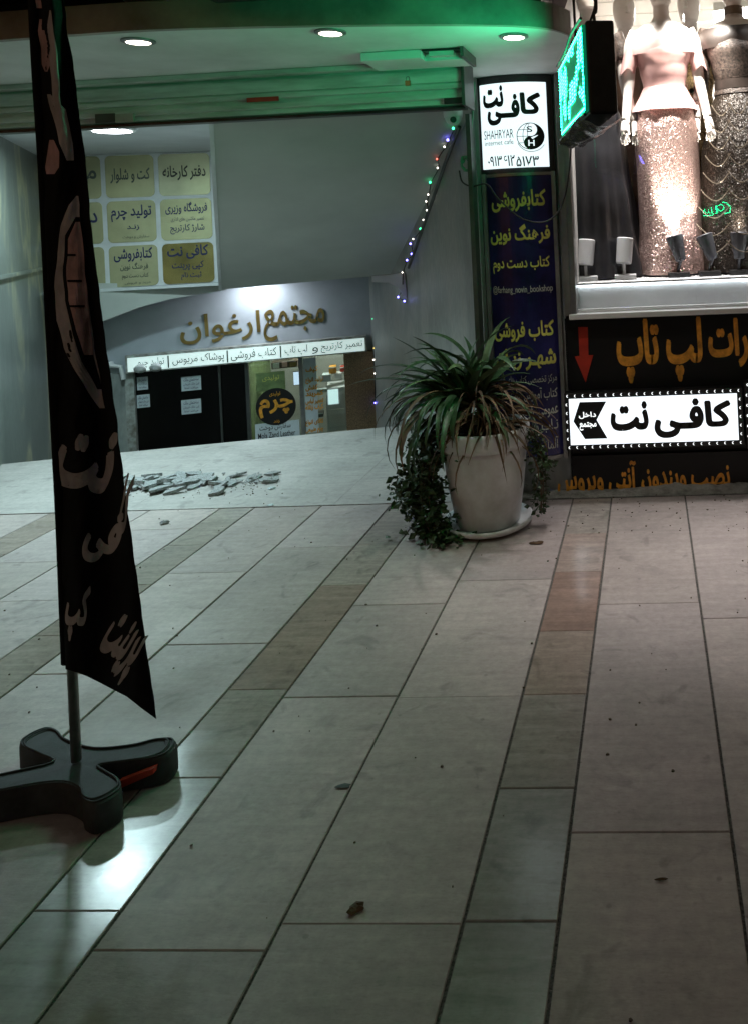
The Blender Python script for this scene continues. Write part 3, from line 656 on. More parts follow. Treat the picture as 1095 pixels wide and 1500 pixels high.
lettering('نت', fn1, pbx(706, 127, 738, 159), 'black_letter', lb, .05, w=.003)
lettering('SHAHRYAR', fn1, pbx(708, 191, 753, 204), 'black_letter', lb, .0, True, w=.003)
lettering('internet cafe', fn1, pbx(709, 206, 753, 213), 'grey_letter', lb, .0, True, w=.003)
lettering('\u06f5\u06f1\u06f7\u06f3'[::-1], fn1, pbx(757, 228, 789, 244), 'black_letter', lb, .02, w=.003)
lettering('\u06f6\u06f1\u06f2'[::-1], fn1, pbx(738, 228, 755, 244), 'black_letter', lb, .02, w=.003)
lettering('\u06f0\u06f9\u06f1\u06f3'[::-1], fn1, pbx(714, 228, 736, 244), 'black_letter', lb, .02, w=.003)
# globe mark
gc = PB.uv(777, 200); gr = (PB.uv(796, 200)[0] - PB.uv(758, 200)[0]) / 2
def arc(mb, cx, cy, rx, ry, a0, a1, th, fn, w=.003, n=24):
    vs = []
    for i in range(n + 1):
        t = R_(a0 + (a1 - a0) * i / n); 
        vs += [fn(cx + (rx - th / 2) * math.cos(t), cy + (ry - th / 2) * math.sin(t), w), fn(cx + (rx + th / 2) * math.cos(t), cy + (ry + th / 2) * math.sin(t), w)]
    mb.add(vs, [(2 * i, 2 * i + 1, 2 * i + 3, 2 * i + 2) for i in range(n)])
mb = MB()
arc(mb, *gc, gr, gr, 0, 360, .004, fn1, n=40); arc(mb, *gc, gr * .55, gr, 90, 270, .003, fn1); arc(mb, *gc, gr * .2, gr, 90, 270, .003, fn1)
for f in (-.5, 0, .5): 
    h = gr * math.sqrt(1 - f * f); mb.add([fn1(gc[0] - h, gc[1] + gr * f - .0015, .003), fn1(gc[0], gc[1] + gr * f - .0015, .003), fn1(gc[0], gc[1] + gr * f + .0015, .003), fn1(gc[0] - h, gc[1] + gr * f + .0015, .003)], [(0, 1, 2, 3)])
arc(mb, gc[0] + gr * .05, gc[1] - gr * .1, gr * 1.08, gr * 1.08, 200, 330, .003, fn1)
n = 40; pts = []
for i in range(n + 1): t = R_(-90 + 180 * i / n); pts.append((gc[0] + gr * math.cos(t), gc[1] + gr * math.sin(t)))
for i in range(1, n): t = R_(90 - 180 * i / n); pts.append((gc[0] + gr * .5 * math.cos(t) * 1, gc[1] + gr * .5 + gr * .5 * math.sin(t))) if i < 0 else None
top = [(gc[0] + gr * .5 * math.cos(R_(90 - 180 * i / 20)), gc[1] + gr * .5 + gr * .5 * math.sin(R_(90 - 180 * i / 20))) for i in range(1, 20)]
bot = [(gc[0] - gr * .5 * math.cos(R_(90 - 180 * i / 20)), gc[1] - gr * .5 + gr * .5 * math.sin(R_(90 - 180 * i / 20))) for i in range(1, 20)]
poly = pts[:n + 1] + top + [gc] + bot
mb.add([fn1(u, v, .0035) for u, v in poly], [tuple(range(len(poly)))])
mb.build('globe_mark', 'black_letter', lb, fixn=False)
lettering('S', fn1, (gc[0] - .018, gc[1] + gr * .3, gc[0] + .012, gc[1] + gr * .75), 'black_letter', lb, .01, True, w=.005)
lettering('H', fn1, (gc[0] - .012, gc[1] - gr * .75, gc[0] + .02, gc[1] - gr * .3), 'box_white', lb, .01, True, w=.006)
# blue book sign
bs = thing('book_sign', 'tall curved dark blue bookshop sign with yellow lettering on the pillar', 'sign')
ub0 = PB.uv(716, 400)[0]; ub1 = PB.uv(812, 400)[0]; vt = PB.uv(760, 258)[1]; vb = PB.uv(790, 668)[1]
_, fn2 = curved_panel(ub0, ub1, vb, vt, yb_ + .005, .055, 'panel', 'navy_panel', bs, .02)
MB().box(ub1 + .001, yb_ - .02, vb - .02, ub1 + .022, FY, vt + .02).build('side_rail', 'alu', bs)
MB().box(ub0 - .022, yb_ - .02, vb - .02, ub0 - .001, FY, vt + .02).build('side_rail', 'alu', bs)
curved_panel(ub0, ub1, vt + .001, vt + .018, yb_ + .0, .06, 'end_cap', 'alu', bs, .03); curved_panel(ub0, ub1, vb - .018, vb - .001, yb_ + .0, .06, 'end_cap', 'alu', bs, .03)
for s, bx_, m, wt, lt in (('کتابفروشی', (718, 278, 798, 310), 'yellow_letter', .03, 0), ('فرهنگ نوین', (716, 328, 804, 358), 'yellow_letter', .03, 0), ('کتاب دست دوم', (720, 376, 804, 400), 'yellow_letter', .02, 0), ('@farhang_novin_bookshop', (720, 418, 808, 431), 'pale_letter', .0, 1),
                           ('کتاب فروشی', (722, 470, 810, 500), 'yellow_letter', .03, 0), ('شهـر زبـان', (724, 510, 813, 542), 'yellow_letter', .035, 0), ('مرکز تخصصی کتاب های زبان', (728, 549, 814, 563), 'pale_letter', .0, 0), ('کتاب آموزش زبان:', (748, 567, 815, 587), 'pale_letter', .01, 0),
                           ('عمومی، کودک', (760, 590, 816, 612), 'pale_letter', .01, 0), ('نـاب زبـان', (765, 614, 816, 634), 'pale_letter', .01, 0), ('آلمانی', (790, 640, 817, 662), 'pale_letter', .01, 0)):
    b = pbx(*bx_); b = (max(b[0], ub0 + .005), b[1], min(b[2], ub1 - .004), b[3])
    lettering(s, fn2, b, m, bs, wt, bool(lt), w=.003)
# canopy over the entrance
front = [(-4.6, 2.95), (-3.4, 2.87), (-2.47, 2.832), (-2.12, 2.815), (-1.77, 2.82), (-1.2, 2.90), (-.636, 3.022), (-.38, 3.14), (-.29, 3.3)]
front = [(p.x, p.y) for p in smooth_path([(a, b, 0) for a, b in front], 5)]
can = thing('canopy', 'white underside of the entrance canopy with a curved brown edge', 'canopy')
MB().prism([(x, y, 0) for x, y in front] + [(-.40, 4.18, 0), (-4.6, 4.18, 0)], (0, 0, 2.302), (0, 0, 2.33)).build('underside', 'canopy_white', can)
fr2 = [(x, y - .004) for x, y in front]
MB().prism([(x, y, 0) for x, y in fr2] + [(x, y + .03, 0) for x, y in fr2[::-1]], (0, 0, 2.296), (0, 0, 2.405)).build('fascia', 'canopy_brown', can)
ovh = struct(MB().prism([(-7, 2.1, 0), (-.05, 2.1, 0), (-.02, 3.0, 0), (-.25, 3.4, 0), (-.42, 4.2, 0), (-7, 4.2, 0)], (0, 0, 2.62), (0, 0, 2.8)).build('overhang', 'overhang_dark'))
MB().box(-7, 3.4, 2.34, -.43, 4.2, 2.619).build('overhang_infill', 'overhang_dark', ovh)
for (x, y, lab) in ((203, 60, 'recessed canopy downlight nearest the banner'), (484, 47, 'recessed canopy downlight in the middle, lit white'), (752, 53, 'recessed canopy downlight above the pillar light box')):
    p = atz(x, y, 2.3); t_ = thing('downlight', lab, 'lamp', 'recessed canopy downlights')
    MB().lathe([(.0, .0), (.062, .0), (.062, -.006), (.046, -.010), (.044, -.004)], (p.x, p.y, 2.3015), 24).build('rim', 'alu', t_)
    MB().lathe([(.0, -.012), (.043, -.008), (.043, .0), (.0, .0)], (p.x, p.y, 2.3), 24).build('lens', 'lamp_warm', t_)
    lamp('SPOT', 'lamp_glow', (p.x, p.y, 2.285), (8, 32)[x > 600] if x > 300 else 6, (1, .96, .88), t_, .04, (p.x, p.y + .15, 0), 100, .9)
# dark long fixture on the fascia and round lamp on the overhang
q = aty(383, 15, 2.83)
fx = thing('fascia_fixture', 'long dark box fixture hanging at the canopy edge', 'fixture')
a = aty(300, 18, 2.72); b = aty(466, 12, 2.72)
MB().box(a.x, 2.70, 2.375, b.x, 2.80, 2.43).build('body', 'dark_metal', fx, bevel=.006)
MB().box(a.x + .02, 2.69, 2.39, b.x - .02, 2.699, 2.42).build('front_lip', 'canopy_brown', fx)
for k in (.3, .57, .85): 
    MB().box(a.x + (b.x - a.x) * k - .012, 2.72, 2.366, a.x + (b.x - a.x) * k + .012, 2.74, 2.3745).build('clip', 'black_plastic' if k != .57 else 'white_plastic', fx)
MB().box(a.x + .03, 2.78, 2.43, a.x + .05, 2.8, 2.62).build('hanger', 'dark_metal', fx); MB().box(b.x - .05, 2.78, 2.43, b.x - .03, 2.8, 2.62).build('hanger', 'dark_metal', fx)
p = atz(225, 0, 2.6); tag(MB().lathe([(0, .02), (.12, .02), (.13, 0), (.10, -.03), (0, -.04)], (p.x, p.y, 2.6), 28).build('round_lamp', 'shutter_paint', smooth=True), 'unlit round pale lamp on the dark overhang at the top edge', 'lamp')
# rolled shutter housing
sh = thing('shutter_housing', 'pale painted rolled shutter housing across the passage entrance', 'shutter')
prof = [(3.64, 2.300), (3.64, 2.278), (3.705, 2.277), (3.705, 2.262), (3.69, 2.26), (3.69, 2.202), (3.703, 2.20), (3.703, 2.194), (3.695, 2.192), (3.695, 2.172), (3.72, 2.170), (3.72, 2.148), (3.712, 2.146), (3.712, 2.126), (3.735, 2.122), (3.73, 2.098), (3.76, 2.09), (3.85, 2.09), (3.85, 2.300)]
MB().prism([(-4.5, y, z) for y, z in prof], (0, 0, 0), (3.63, 0, 0)).build('casing', 'shutter_paint', sh)
MB().box(-4.5, 3.735, 2.075, -.872, 3.80, 2.089).build('bottom_bar', 'dark_metal', sh)
MB().box(-.868, 3.66, 2.08, -.852, 3.86, 2.30).build('end_plate', 'alu_dark', sh)
MB().box(-.94, 4.02, 0, -.917, 4.12, 2.089).build('guide_rail', 'alu_dark', sh)
for (x0, y0, x1, y1, m) in ((141, 166, 168, 181, 'grey_letter'), (170, 166, 196, 180, 'canopy_brown')):
    a = aty(x0, y1, 3.705); b = aty(x1, y0, 3.705); MB().box(a.x, 3.700, a.z, b.x, 3.711, b.z).build('maker_plate', m, sh)
a = aty(362, 150, 3.69); b = aty(408, 141, 3.69); MB().box(a.x, 3.688, a.z, b.x, 3.694, b.z).build('red_tape', 'red_vinyl', sh)
a = aty(650, 154, 3.7); b = aty(680, 142, 3.7); MB().box(a.x, 3.699, a.z + .005, b.x, 3.711, b.z).build('lock_plate', 'dark_metal', sh)
pb_ = thing('ceiling_hatch', 'lowered hatch panel with a dark opening at the shutter end', 'hatch')
MB().box(-1.26, 3.40, 2.262, -.985, 3.635, 2.2995).build('panel', 'canopy_white', pb_); MB().box(-.984, 3.47, 2.262, -.81, 3.635, 2.2995).build('panel', 'canopy_white', pb_)
MB().box(-.98, 3.40, 2.292, -.80, 3.468, 2.2995).build('opening', 'dark_metal', pb_); MB().box(-.95, 3.41, 2.27, -.84, 3.45, 2.291).build('motor', 'shutter_paint', pb_); MB().box(-.80, 3.38, 2.255, -.785, 3.635, 2.2995).build('end_plate', 'alu_dark', pb_)
cl = thing('padlock', 'small brass padlock hanging on the shutter housing', 'lock'); p = aty(597, 122, 3.62)
MB().box(p.x - .012, 3.612, p.z - .012, p.x + .012, 3.626, p.z + .012).build('body', 'gold_letter', cl); MB().tube(smooth_path([(p.x - .008, 3.62, p.z + .012), (p.x - .006, 3.62, p.z + .03), (p.x + .006, 3.62, p.z + .03), (p.x + .008, 3.62, p.z + .012)]), .0025, 6).build('shackle', 'alu', cl)

# dome camera
dc = thing('dome_camera', 'white dome security camera under the shutter end', 'camera'); p = aty(663, 172, 4.12)
MB().lathe([(0, .05), (.05, .05), (.052, .02), (.05, .0), (.043, -.004)], (p.x, p.y, p.z), 28).build('housing', 'white_plastic', dc, smooth=True)
MB().lathe([(.045, 0)] + [(.045 * math.cos(R_(t)), -.045 * math.sin(R_(t))) for t in range(10, 91, 10)], (p.x, p.y, p.z), 28).build('ball', 'white_plastic', dc, smooth=True)
e = (Vector((0, 0, EYE)) - p).normalized(); sx_ = e.orthogonal().normalized(); sy_ = e.cross(sx_)
MB().lathe([(0, .036), (.017, .036), (.017, .047), (.013, .049), (0, .049)], p + Vector((0, 0, -.012)), 18, (sx_, sy_, e)).build('lens', 'black_plastic', dc)
MB().tube([(p.x, p.y, p.z + .05), (p.x + .02, p.y + .02, 2.10)], .02).build('mount', 'white_plastic', dc)

# display window
win = thing('display_window', 'large lit dress shop window in an aluminium frame', 'window')
zs = .985; WX0 = -.402; WX1 = 1.9; WZ1 = 3.12
MB().box(-.470, 4.13, zs - .01, WX0 - .001, 4.26, 2.36).build('jamb', 'alu', win, bevel=.004)
MB().box(-.452, 4.118, zs, -.432, 4.129, 2.36).build('jamb_bead', 'alu', win)
MB().box(-.445, 4.11, zs - .03, WX1, 4.28, zs).build('sill', 'trim_white', win, bevel=.004)
MB().box(WX0, 4.17, zs + .001, WX1, 4.20, zs + .018).build('bottom_rail', 'trim_white', win)
xm = aty(1013, 300, 4.19).x
MB().box(WX0, 4.186, zs + .019, xm - .002, 4.194, WZ1).build('pane', 'window_glass', win); MB().box(xm + .002, 4.186, zs + .019, WX1, 4.194, WZ1).build('pane', 'window_glass', win)
LZ = 1.14
MB().box(WX0, 4.27, zs + .001, WX1, 4.29, LZ - .012).build('riser', 'trim_white', win)
MB().box(WX0, 4.252, LZ - .021, WX1, 4.258, LZ - .0115).build('led_strip', 'tube_light', win)
MB().box(WX0, 4.245, LZ - .011, WX1, 5.6, LZ).build('platform', 'trim_white', win)
p = aty(1012, 133, 4.18); MB().lathe([(0, 0), (.014, 0), (.014, .006), (0, .008)], p, 16, (Vector((1, 0, 0)), Vector((0, 0, 1)), Vector((0, -1, 0)))).build('glass_clip', 'dark_metal', win)
# shop interior
shop = thing('dress_shop', 'bright interior of the dress shop behind the display window', 'shop')
for nm, b_, m in (('side_wall', (-.46, 4.265, 0, WX0 - .002, 8.0, 3.2), 'shop_wall'), ('side_wall', (WX1, 4.25, 0, WX1 + .06, 8, 3.2), 'shop_wall'), ('back_wall', (-.46, 8.0, 0, WX1 + .06, 8.06, 3.2), 'shop_wall'), ('ceiling', (-.46, 4.265, 3.2, WX1 + .06, 8.06, 3.26), 'shop_wall'), ('floor', (-.4, 4.3, .9, WX1, 8, .95), 'shop_floor'), ('partition', (.62, 6.2, LZ, WX1, 6.25, 3.2), 'soffit_paint'), ('header', (-.46, 4.15, WZ1, WX1 + .06, 4.265, 3.6), 'overhang_dark')):
    MB().box(*b_).build(nm, m, shop)
for k in range(8): MB().box(-.40, 4.8 + k * .4, 3.196, WX1, 4.806 + k * .4, 3.1995).build('ceiling_joint', 'soffit_paint', shop)
for k in range(4): MB().box(.0 + k * .5, 4.3, 3.196, .006 + k * .5, 8, 3.1995).build('ceiling_joint', 'soffit_paint', shop)
tr = thing('track_light', 'ceiling track lamp inside the dress shop, above the frame', 'lamp')
MB().box(-.2, 4.27, 3.07, 1.6, 4.30, 3.10).build('track', 'white_plastic', tr)
for x, tx, en in ((-.05, -.10, 60), (.36, .32, 230), (.9, .86, 8)):
    MB().lathe([(0, 0), (.035, 0), (.04, -.09), (.03, -.085), (0, -.08)], (x, 4.285, 3.07), 16).build('spot_head', 'white_plastic', tr)
    lamp('SPOT', 'spot_glow', (x, 4.285, 2.96), en, (1, .93, .84), tr, .04, (tx, 4.75, 2.0), 52, .6)
for x in (-.15, .75, 1.45):
    lamp('SPOT', 'downlight_glow', (x, 4.36, 3.04), 255, (1, .97, .95), tr, .05, (x, 3.95, 0), 58, 1.0)
lamp('AREA', 'shop_glow', (.5, 6.4, 3.15), 330, (1, .95, .88), tr, 1.0, (.7, 6.8, 0))

# ------------------------------------------------- mannequins
def ell(c, rx, ry, z, n=40, fold=0, ph=0, k=9, rot=0, sq=1.0):
    out = []
    for i in range(n):
        t = 2 * math.pi * i / n; f = 1 + fold * math.sin(k * t + ph) + fold * .5 * math.sin((k * 2 + 1) * t + ph * 1.7)
        x = rx * f * math.copysign(abs(math.cos(t)) ** sq, math.cos(t)); y = ry * f * math.copysign(abs(math.sin(t)) ** sq, math.sin(t))
        out.append(Vector((c[0] + x * math.cos(rot) - y * math.sin(rot), c[1] + x * math.sin(rot) + y * math.cos(rot), z)))
    return out
def interp(prof, n):
    out = []
    for i in range(len(prof) - 1):
        for j in range(n):
            t = j / n; t2 = t * t * (3 - 2 * t); out.append([a + (b - a) * (t if q == 0 else t2) for q, (a, b) in enumerate(zip(prof[i], prof[i + 1]))])
    return out + [list(prof[-1])]
def mannequin(label, X, Y, rot, skirt, bodice, skirt_mat, body_mat, sleeves=None, arms=True, neckline=1.40, folds=.03, tall=1.0, collar=None, peplum=None, extra=None, group='dressed mannequins in the shop window'):
    t_ = thing('mannequin', label, 'mannequin', group); Z = LZ
    def L(p): 
        c, s = math.cos(rot), math.sin(rot); return Vector((X + p[0] * c - p[1] * s, Y + p[0] * s + p[1] * c, Z + p[2] * tall))
    def ring(z, rx, ry, oy=0, fold=0, ph=0, k=9, n=48, sq=1.0): return [L(q) for q in ell((0, oy), rx, ry, z, n, fold, ph, k, 0, sq)]
    # body: torso, neck, head in one continuous skin
    body = [(.86, .165, .115, 0), (.98, .165, .115, 0), (1.12, .118, .088, 0), (1.24, .138, .100, -.01), (1.33, .155, .118, -.02), (1.42, .162, .095, -.005), (1.475, .165, .068, .0), (1.51, .12, .06, .0), (1.53, .062, .055, .0), (1.56, .048, .05, -.005), (1.615, .047, .05, -.015), (1.635, .058, .066, -.03), (1.68, .068, .088, -.03), (1.74, .074, .098, -.022), (1.79, .07, .092, -.018), (1.83, .045, .06, -.015), (1.845, .01, .015, -.015)]
    MB().loft([ring(z, rx, ry, oy) for z, rx, ry, oy in interp(body, 4)]).build('body', 'skin_white', t_, smooth=True)
    # face: nose, brow ridge suggestions and lips sit on the head
    hd = MB(); hd.loft([ring(1.735 - i * .014, .008 + .0025 * i, .012 + .003 * i, -.118 - .004 * i, n=10) for i in range(4)]); hd.build('nose', 'skin_white', t_, smooth=True)
    if arms:
        for s in (-1, 1):
            pts = smooth_path([(s * .155, 0, 1.465), (s * .195, .0, 1.38), (s * .205, .0, 1.24), (s * .215, -.01, 1.14), (s * .232, -.035, 1.03), (s * .246, -.06, .93)], 4)
            rad = [.045 + (.024 - .045) * (i / (len(pts) - 1)) for i in range(len(pts))]
            am = MB().tube([L(p) for p in pts], rad, 14)
            # palm and five fingers
            am.tube([L(p) for p in ((s * .246, -.06, .935), (s * .25, -.068, .905), (s * .254, -.078, .87), (s * .254, -.084, .845))], [.02, .026, .028, .02], 10)
            for j, (dx, ln_) in enumerate(((-.02, .055), (-.007, .066), (.007, .062), (.019, .048))):
                am.tube([L(p) for p in ((s * .254 + dx * .6, -.08 - dx, .85), (s * .257 + dx, -.09 - dx, .85 - ln_ * .5), (s * .252 + dx, -.102 - dx, .85 - ln_))], [.0095, .0085, .006], 8)
            am.tube([L(p) for p in ((s * .248, -.085, .89), (s * .236, -.108, .87), (s * .232, -.116, .845))], [.011, .0095, .007], 8)
            am.build('arm', 'skin_white', t_, smooth=True)
            if sleeves:
                n_ = int(len(pts) * sleeves[1]); MB().tube([L(p) for p in pts[:n_]], [r_ + .012 + .004 * math.sin(i * 2.1) for i, r_ in enumerate(rad[:n_])], 14).build('sleeve', sleeves[0], t_, smooth=True)
    # bodice
    bd = [(b[0], b[1], b[2], b[3]) for b in bodice]
    MB().loft([ring(z, rx, ry, oy, .006, z * 9, 7) for z, rx, ry, oy in interp(bd, 4)], cap=False).build('bodice', body_mat, t_, smooth=True, fixn=True)
    sk = []
    pr = interp(skirt, 5); z0, z1 = skirt[0][0], skirt[-1][0]
    for z, rx, ry, oy in pr:
        f = (z0 - z) / (z0 - z1); sk.append(ring(z, rx, ry, oy, folds * f, .6 + f * .5, 8, 72))
    MB().loft(sk, cap=False).build('skirt', skirt_mat, t_, smooth=True)
    if peplum:
        MB().loft([ring(z, rx, ry, oy, fo, 1.1, 6, 60) for z, rx, ry, oy, fo in peplum], cap=False).build('peplum', body_mat, t_, smooth=True)
    if collar:
        MB().loft([ring(z, rx, ry, oy, .01, z * 40, 5) for z, rx, ry, oy in collar], cap=False).build('collar', body_mat, t_, smooth=True)
    if extra: extra(t_, L, ring)
    # round stand
    MB().lathe([(0, 0), (.13, 0), (.13, .008), (.02, .014), (.012, .03), (.012, .2)], L((0, 0, .002)), 24).build('stand', 'alu', t_)
    return t_
pk = aty(980, 300, 4.62); bw = aty(1086, 300, 4.66); bk = aty(872, 300, 4.62); gd = aty(1022, 300, 5.05); b5 = aty(925, 300, 5.1)
col_skirt = [(1.0, .168, .125, 0), (.86, .195, .145, 0), (.6, .190, .15, 0), (.3, .188, .16, 0), (.012, .215, .20, 0)]
def pink_extra(t_, L, ring):
    # folded off-shoulder drape
    for s in (-1, 1):
        MB().loft([[L((s * (.17 + .05 * f) + .055 * math.cos(a) * (1 - .2 * f), .07 * math.sin(a), 1.40 - .17 * f + .015 * math.sin(3 * a))) for a in [2 * math.pi * i / 20 for i in range(20)]] for f in (0, .25, .5, .75, 1)], cap=False).build('drape', 'pink_satin', t_, smooth=True)
mannequin('mannequin in a pink satin off-shoulder top and rose sequin skirt', pk.x, pk.y, R_(4), col_skirt, [(1.385, .178, .128, -.012), (1.33, .17, .135, -.02), (1.24, .146, .112, -.01), (1.13, .126, .096, 0), (1.08, .135, .1, 0)], 'pink_sequin', 'pink_satin', folds=.025,
          peplum=[(1.13, .128, .098, 0, .01), (1.08, .15, .115, 0, .02), (1.02, .18, .14, 0, .04), (.985, .195, .15, 0, .05)], collar=[(1.40, .20, .13, -.01), (1.36, .215, .14, -.01), (1.32, .205, .135, -.01)], extra=pink_extra)
aline = [(1.10, .126, .1, 0), (.95, .18, .14, 0), (.7, .23, .19, 0), (.35, .27, .23, 0), (.012, .31, .27, 0)]
def swags(t_, L, ring):
    mb = MB()
    for k in range(9):
        z = 1.0 - k * .1; w = .11 + .012 * k
        for s in (-1, 0, 1):
            pts = [L((s * w * .9 + w * .5 * (2 * i / 12 - 1), -(.155 + .018 * k) * math.sqrt(max(.05, 1 - ((s * w * .9 + w * .5 * (2 * i / 12 - 1)) / (.24 + .018 * k)) ** 2)) - .022, z - .07 * math.sin(math.pi * i / 12))) for i in range(13)]
            mb.tube(pts, .0032, 5)
    mb.build('bead_trim', 'bead_silver', t_)
    MB().loft([ring(z, .134, .106, 0, .004, 0, 5) for z in (1.155, 1.13, 1.10)], cap=False).build('belt', 'dark_satin', t_, smooth=True)
    mb = MB().loft([ring(z, rx, ry, oy, .02, z * 30, 6) for z, rx, ry, oy in ((1.47, .205, .11, 0), (1.43, .228, .125, -.005), (1.385, .232, .13, -.01), (1.345, .215, .125, -.01))], cap=False); mb.build('shoulder_band', 'dark_satin', t_, smooth=True)
    MB().loft([ring(z, .056, .058, -.006) for z in (1.60, 1.575, 1.55)], cap=False).build('choker', 'dark_satin', t_, smooth=True)
mannequin('mannequin in a dark brown beaded gown with lace sleeves at the right edge', bw.x, bw.y, R_(-6), aline, [(1.42, .172, .12, -.01), (1.33, .17, .132, -.02), (1.24, .146, .112, -.01), (1.13, .126, .096, 0), (1.07, .14, .11, 0)], 'dark_sequin', 'brown_lace', sleeves=('brown_lace', .82), folds=.05, extra=swags)
mannequin('mannequin in a black satin gown behind the hanging LED sign', bk.x, bk.y, R_(8), [(1.10, .126, .1, 0), (.95, .18, .14, 0), (.7, .20, .17, 0), (.35, .235, .2, 0), (.012, .29, .24, 0)], [(1.42, .172, .12, -.01), (1.33, .17, .132, -.02), (1.24, .146, .112, -.01), (1.13, .126, .096, 0), (1.07, .14, .11, 0)], 'black_satin', 'brown_lace', sleeves=('brown_lace', .35), folds=.085)
mannequin('mannequin in a gold lace gown standing behind the pink one', gd.x, gd.y, R_(-14), aline, [(1.46, .172, .12, -.01), (1.33, .17, .132, -.02), (1.24, .146, .112, -.01), (1.13, .126, .096, 0), (1.07, .14, .11, 0)], 'gold_sequin', 'gold_lace', sleeves=('gold_lace', .7), folds=.05)
mannequin('mannequin in a brown satin gown at the back, between black and pink gowns', b5.x, b5.y, R_(14), aline, [(1.42, .172, .12, -.01), (1.33, .17, .132, -.02), (1.24, .146, .112, -.01), (1.13, .126, .096, 0), (1.07, .14, .11, 0)], 'brown_satin', 'brown_satin', folds=.08)
# spot lamps on the platform
for i, (x, y, tilt, m, en, tgt) in enumerate(((858, 375, -.10, 'white_plastic', 0, None), (914, 373, -.10, 'white_plastic', 0, None), (992, 373, .22, 'grey_lamp', 150, pk), (1037, 371, .30, 'grey_lamp', 26, pk), (1082, 371, -.05, 'grey_lamp', 10, bw))):
    lab = ('white cylinder spot lamp at the window left end', 'white cylinder spot lamp beside the pink gown', 'dark grey cone spot lamp in front of the pink gown', 'dark grey cone spot lamp between pink and brown gowns', 'dark grey cone spot lamp in front of the brown gown')[i]
    t_ = thing('spot_lamp', lab, 'lamp', 'spot lamps on the window platform'); p = aty(x, y, 4.40); p.z = LZ + .165
    ax3 = Vector((-math.sin(tilt), .14, math.cos(tilt))).normalized(); ax1 = ax3.orthogonal().normalized(); ax2 = ax3.cross(ax1)
    r0, r1 = (.046, .048) if i < 2 else (.030, .050)
    MB().lathe([(0, -.075), (r0 * .9, -.075), (r0, -.068), (r1, .07), (r1 * .93, .075), (r1 * .85, .06), (0, .055)], p, 28, (ax1, ax2, ax3)).build('lamp_head', m, t_, smooth=False)
    MB().lathe([(0, .050), (r1 * .84, .0585), (r1 * .84, .061), (0, .062)], p, 20, (ax1, ax2, ax3)).build('lens', 'lamp_white' if en else 'trim_white', t_)
    MB().tube([p - ax3 * .07, Vector((p.x - .006, 4.40, LZ + .03))], .009, 8).build('stem', m, t_)
    MB().box(p.x - .062, 4.355, LZ + .001, p.x + .062, 4.445, LZ + .03).build('base', m if i < 2 else 'dark_metal', t_, bevel=.004)
    if en: lamp('SPOT', 'lamp_glow', p + ax3 * .09, en, (1, .92, .8), t_, .03, (tgt.x - .0, tgt.y, LZ + 1.0), 58, .6)

# black board under the window with painted words
bb = thing('black_facade_board', 'black board under the window with orange lettering and a red arrow', 'sign board')
MB().box(-.478, FY, .0, WX1, 4.31, zs - .031).build('board', 'black_board', bb)
MB().box(-.47, 4.165, .015, WX1, FY - .001, .20).build('kick_panel', 'black_board', bb)
MB().box(-.47, 4.178, .945, WX1, FY - .001, zs - .032).build('top_trim', 'dark_metal', bb)
def fbx(x0, y0, x1, y1): return box4(FA, x0, y0, x1, y1)
lettering('لپ تاپ', FA, fbx(902, 466, 1028, 560), 'orange_letter', bb, .045, w=.003)
b = fbx(1036, 466, 1092, 530); lettering('تعمیرات', FA, (b[0], b[1] - .03, b[0] + .47, b[3]), 'orange_letter', bb, .045, w=.003)
ar = [FA.uv(x, y) for x, y in ((846, 479), (860, 479), (861, 520), (868, 520), (857, 560), (841, 522), (848, 521))]
MB().prism([FA(u, v, .002) for u, v in ar], (0, 0, 0), (0, -.002, 0)).build('red_arrow', 'red_vinyl', bb)
KP = Plane((0, 4.165, 0), (1, 0, 0)); b = box4(KP, 815, 674, 1068, 718)
lettering('نصب ویندوز، آنتی ویروس', KP, (b[0], b[1] - .03, b[2], b[3]), 'orange_letter', bb, .03, w=.002)
# lit sign with the black arrow
def litsign(name, label, x0, y0, x1, y1, full):
    t_ = thing(name, label, 'light box'); P_ = Plane((0, 4.10, 0), (1, 0, 0)); b = box4(P_, x0, y0, x1, y1)
    if not full: b = (b[0], b[1], b[0] + .8, b[3])
    MB().box(b[0], 4.10, b[1], b[2], 4.164, b[3]).build('casing', 'black_plastic', t_, bevel=.003)
    f = (b[0] + .025, b[1] + .03, b[2] - .03, b[3] - .03)
    MB().box(f[0], 4.094, f[1], f[2], 4.0995, f[3]).build('lit_face', 'box_white_low', t_)
    P2 = Plane((0, 4.0995, 0), (1, 0, 0)); proto = None; n_ = 23
    spots = [(b[0] + .018 + (b[2] - b[0] - .036) * i / (n_ - 1), vv) for i in range(n_) for vv in (b[1] + .015, b[3] - .015)] + [(uu, b[1] + .015 + (b[3] - b[1] - .03) * j / 6) for j in range(1, 6) for uu in (b[0] + .012, b[2] - .013)]
    mb = MB(); arcp = [(.0065 * math.cos(R_(a)), .0075 * math.sin(R_(a))) for a in range(70, 291, 20)] + [(.004 + .005 * math.cos(R_(a)) - .001, .006 * math.sin(R_(a))) for a in range(270, 89, -30)]
    mb.add([(x, 0, z) for x, z in arcp], [tuple(range(len(arcp)))]); me = None
    for (u, v) in spots:
        if me is None: o = mb.build('border_mark', 'dash_white', t_, fixn=False); me = o.data
        else: o = bpy.data.objects.new('border_mark', me); COL.objects.link(o); o.parent = t_
        o.location = (u, 4.0985, v)
    return t_, Plane((0, 4.094, 0), (1, 0, 0))
t_, P3 = litsign('light_box', 'wide lit white cafe sign with a black arrow on the black board', 827, 572, 1088, 656, True)
def p3(x0, y0, x1, y1): return box4(P3, x0, y0, x1, y1)
ar = [P3.uv(x, y) for x, y in ((848, 589), (887, 588), (873, 615), (889, 642), (856, 643), (839, 617))]
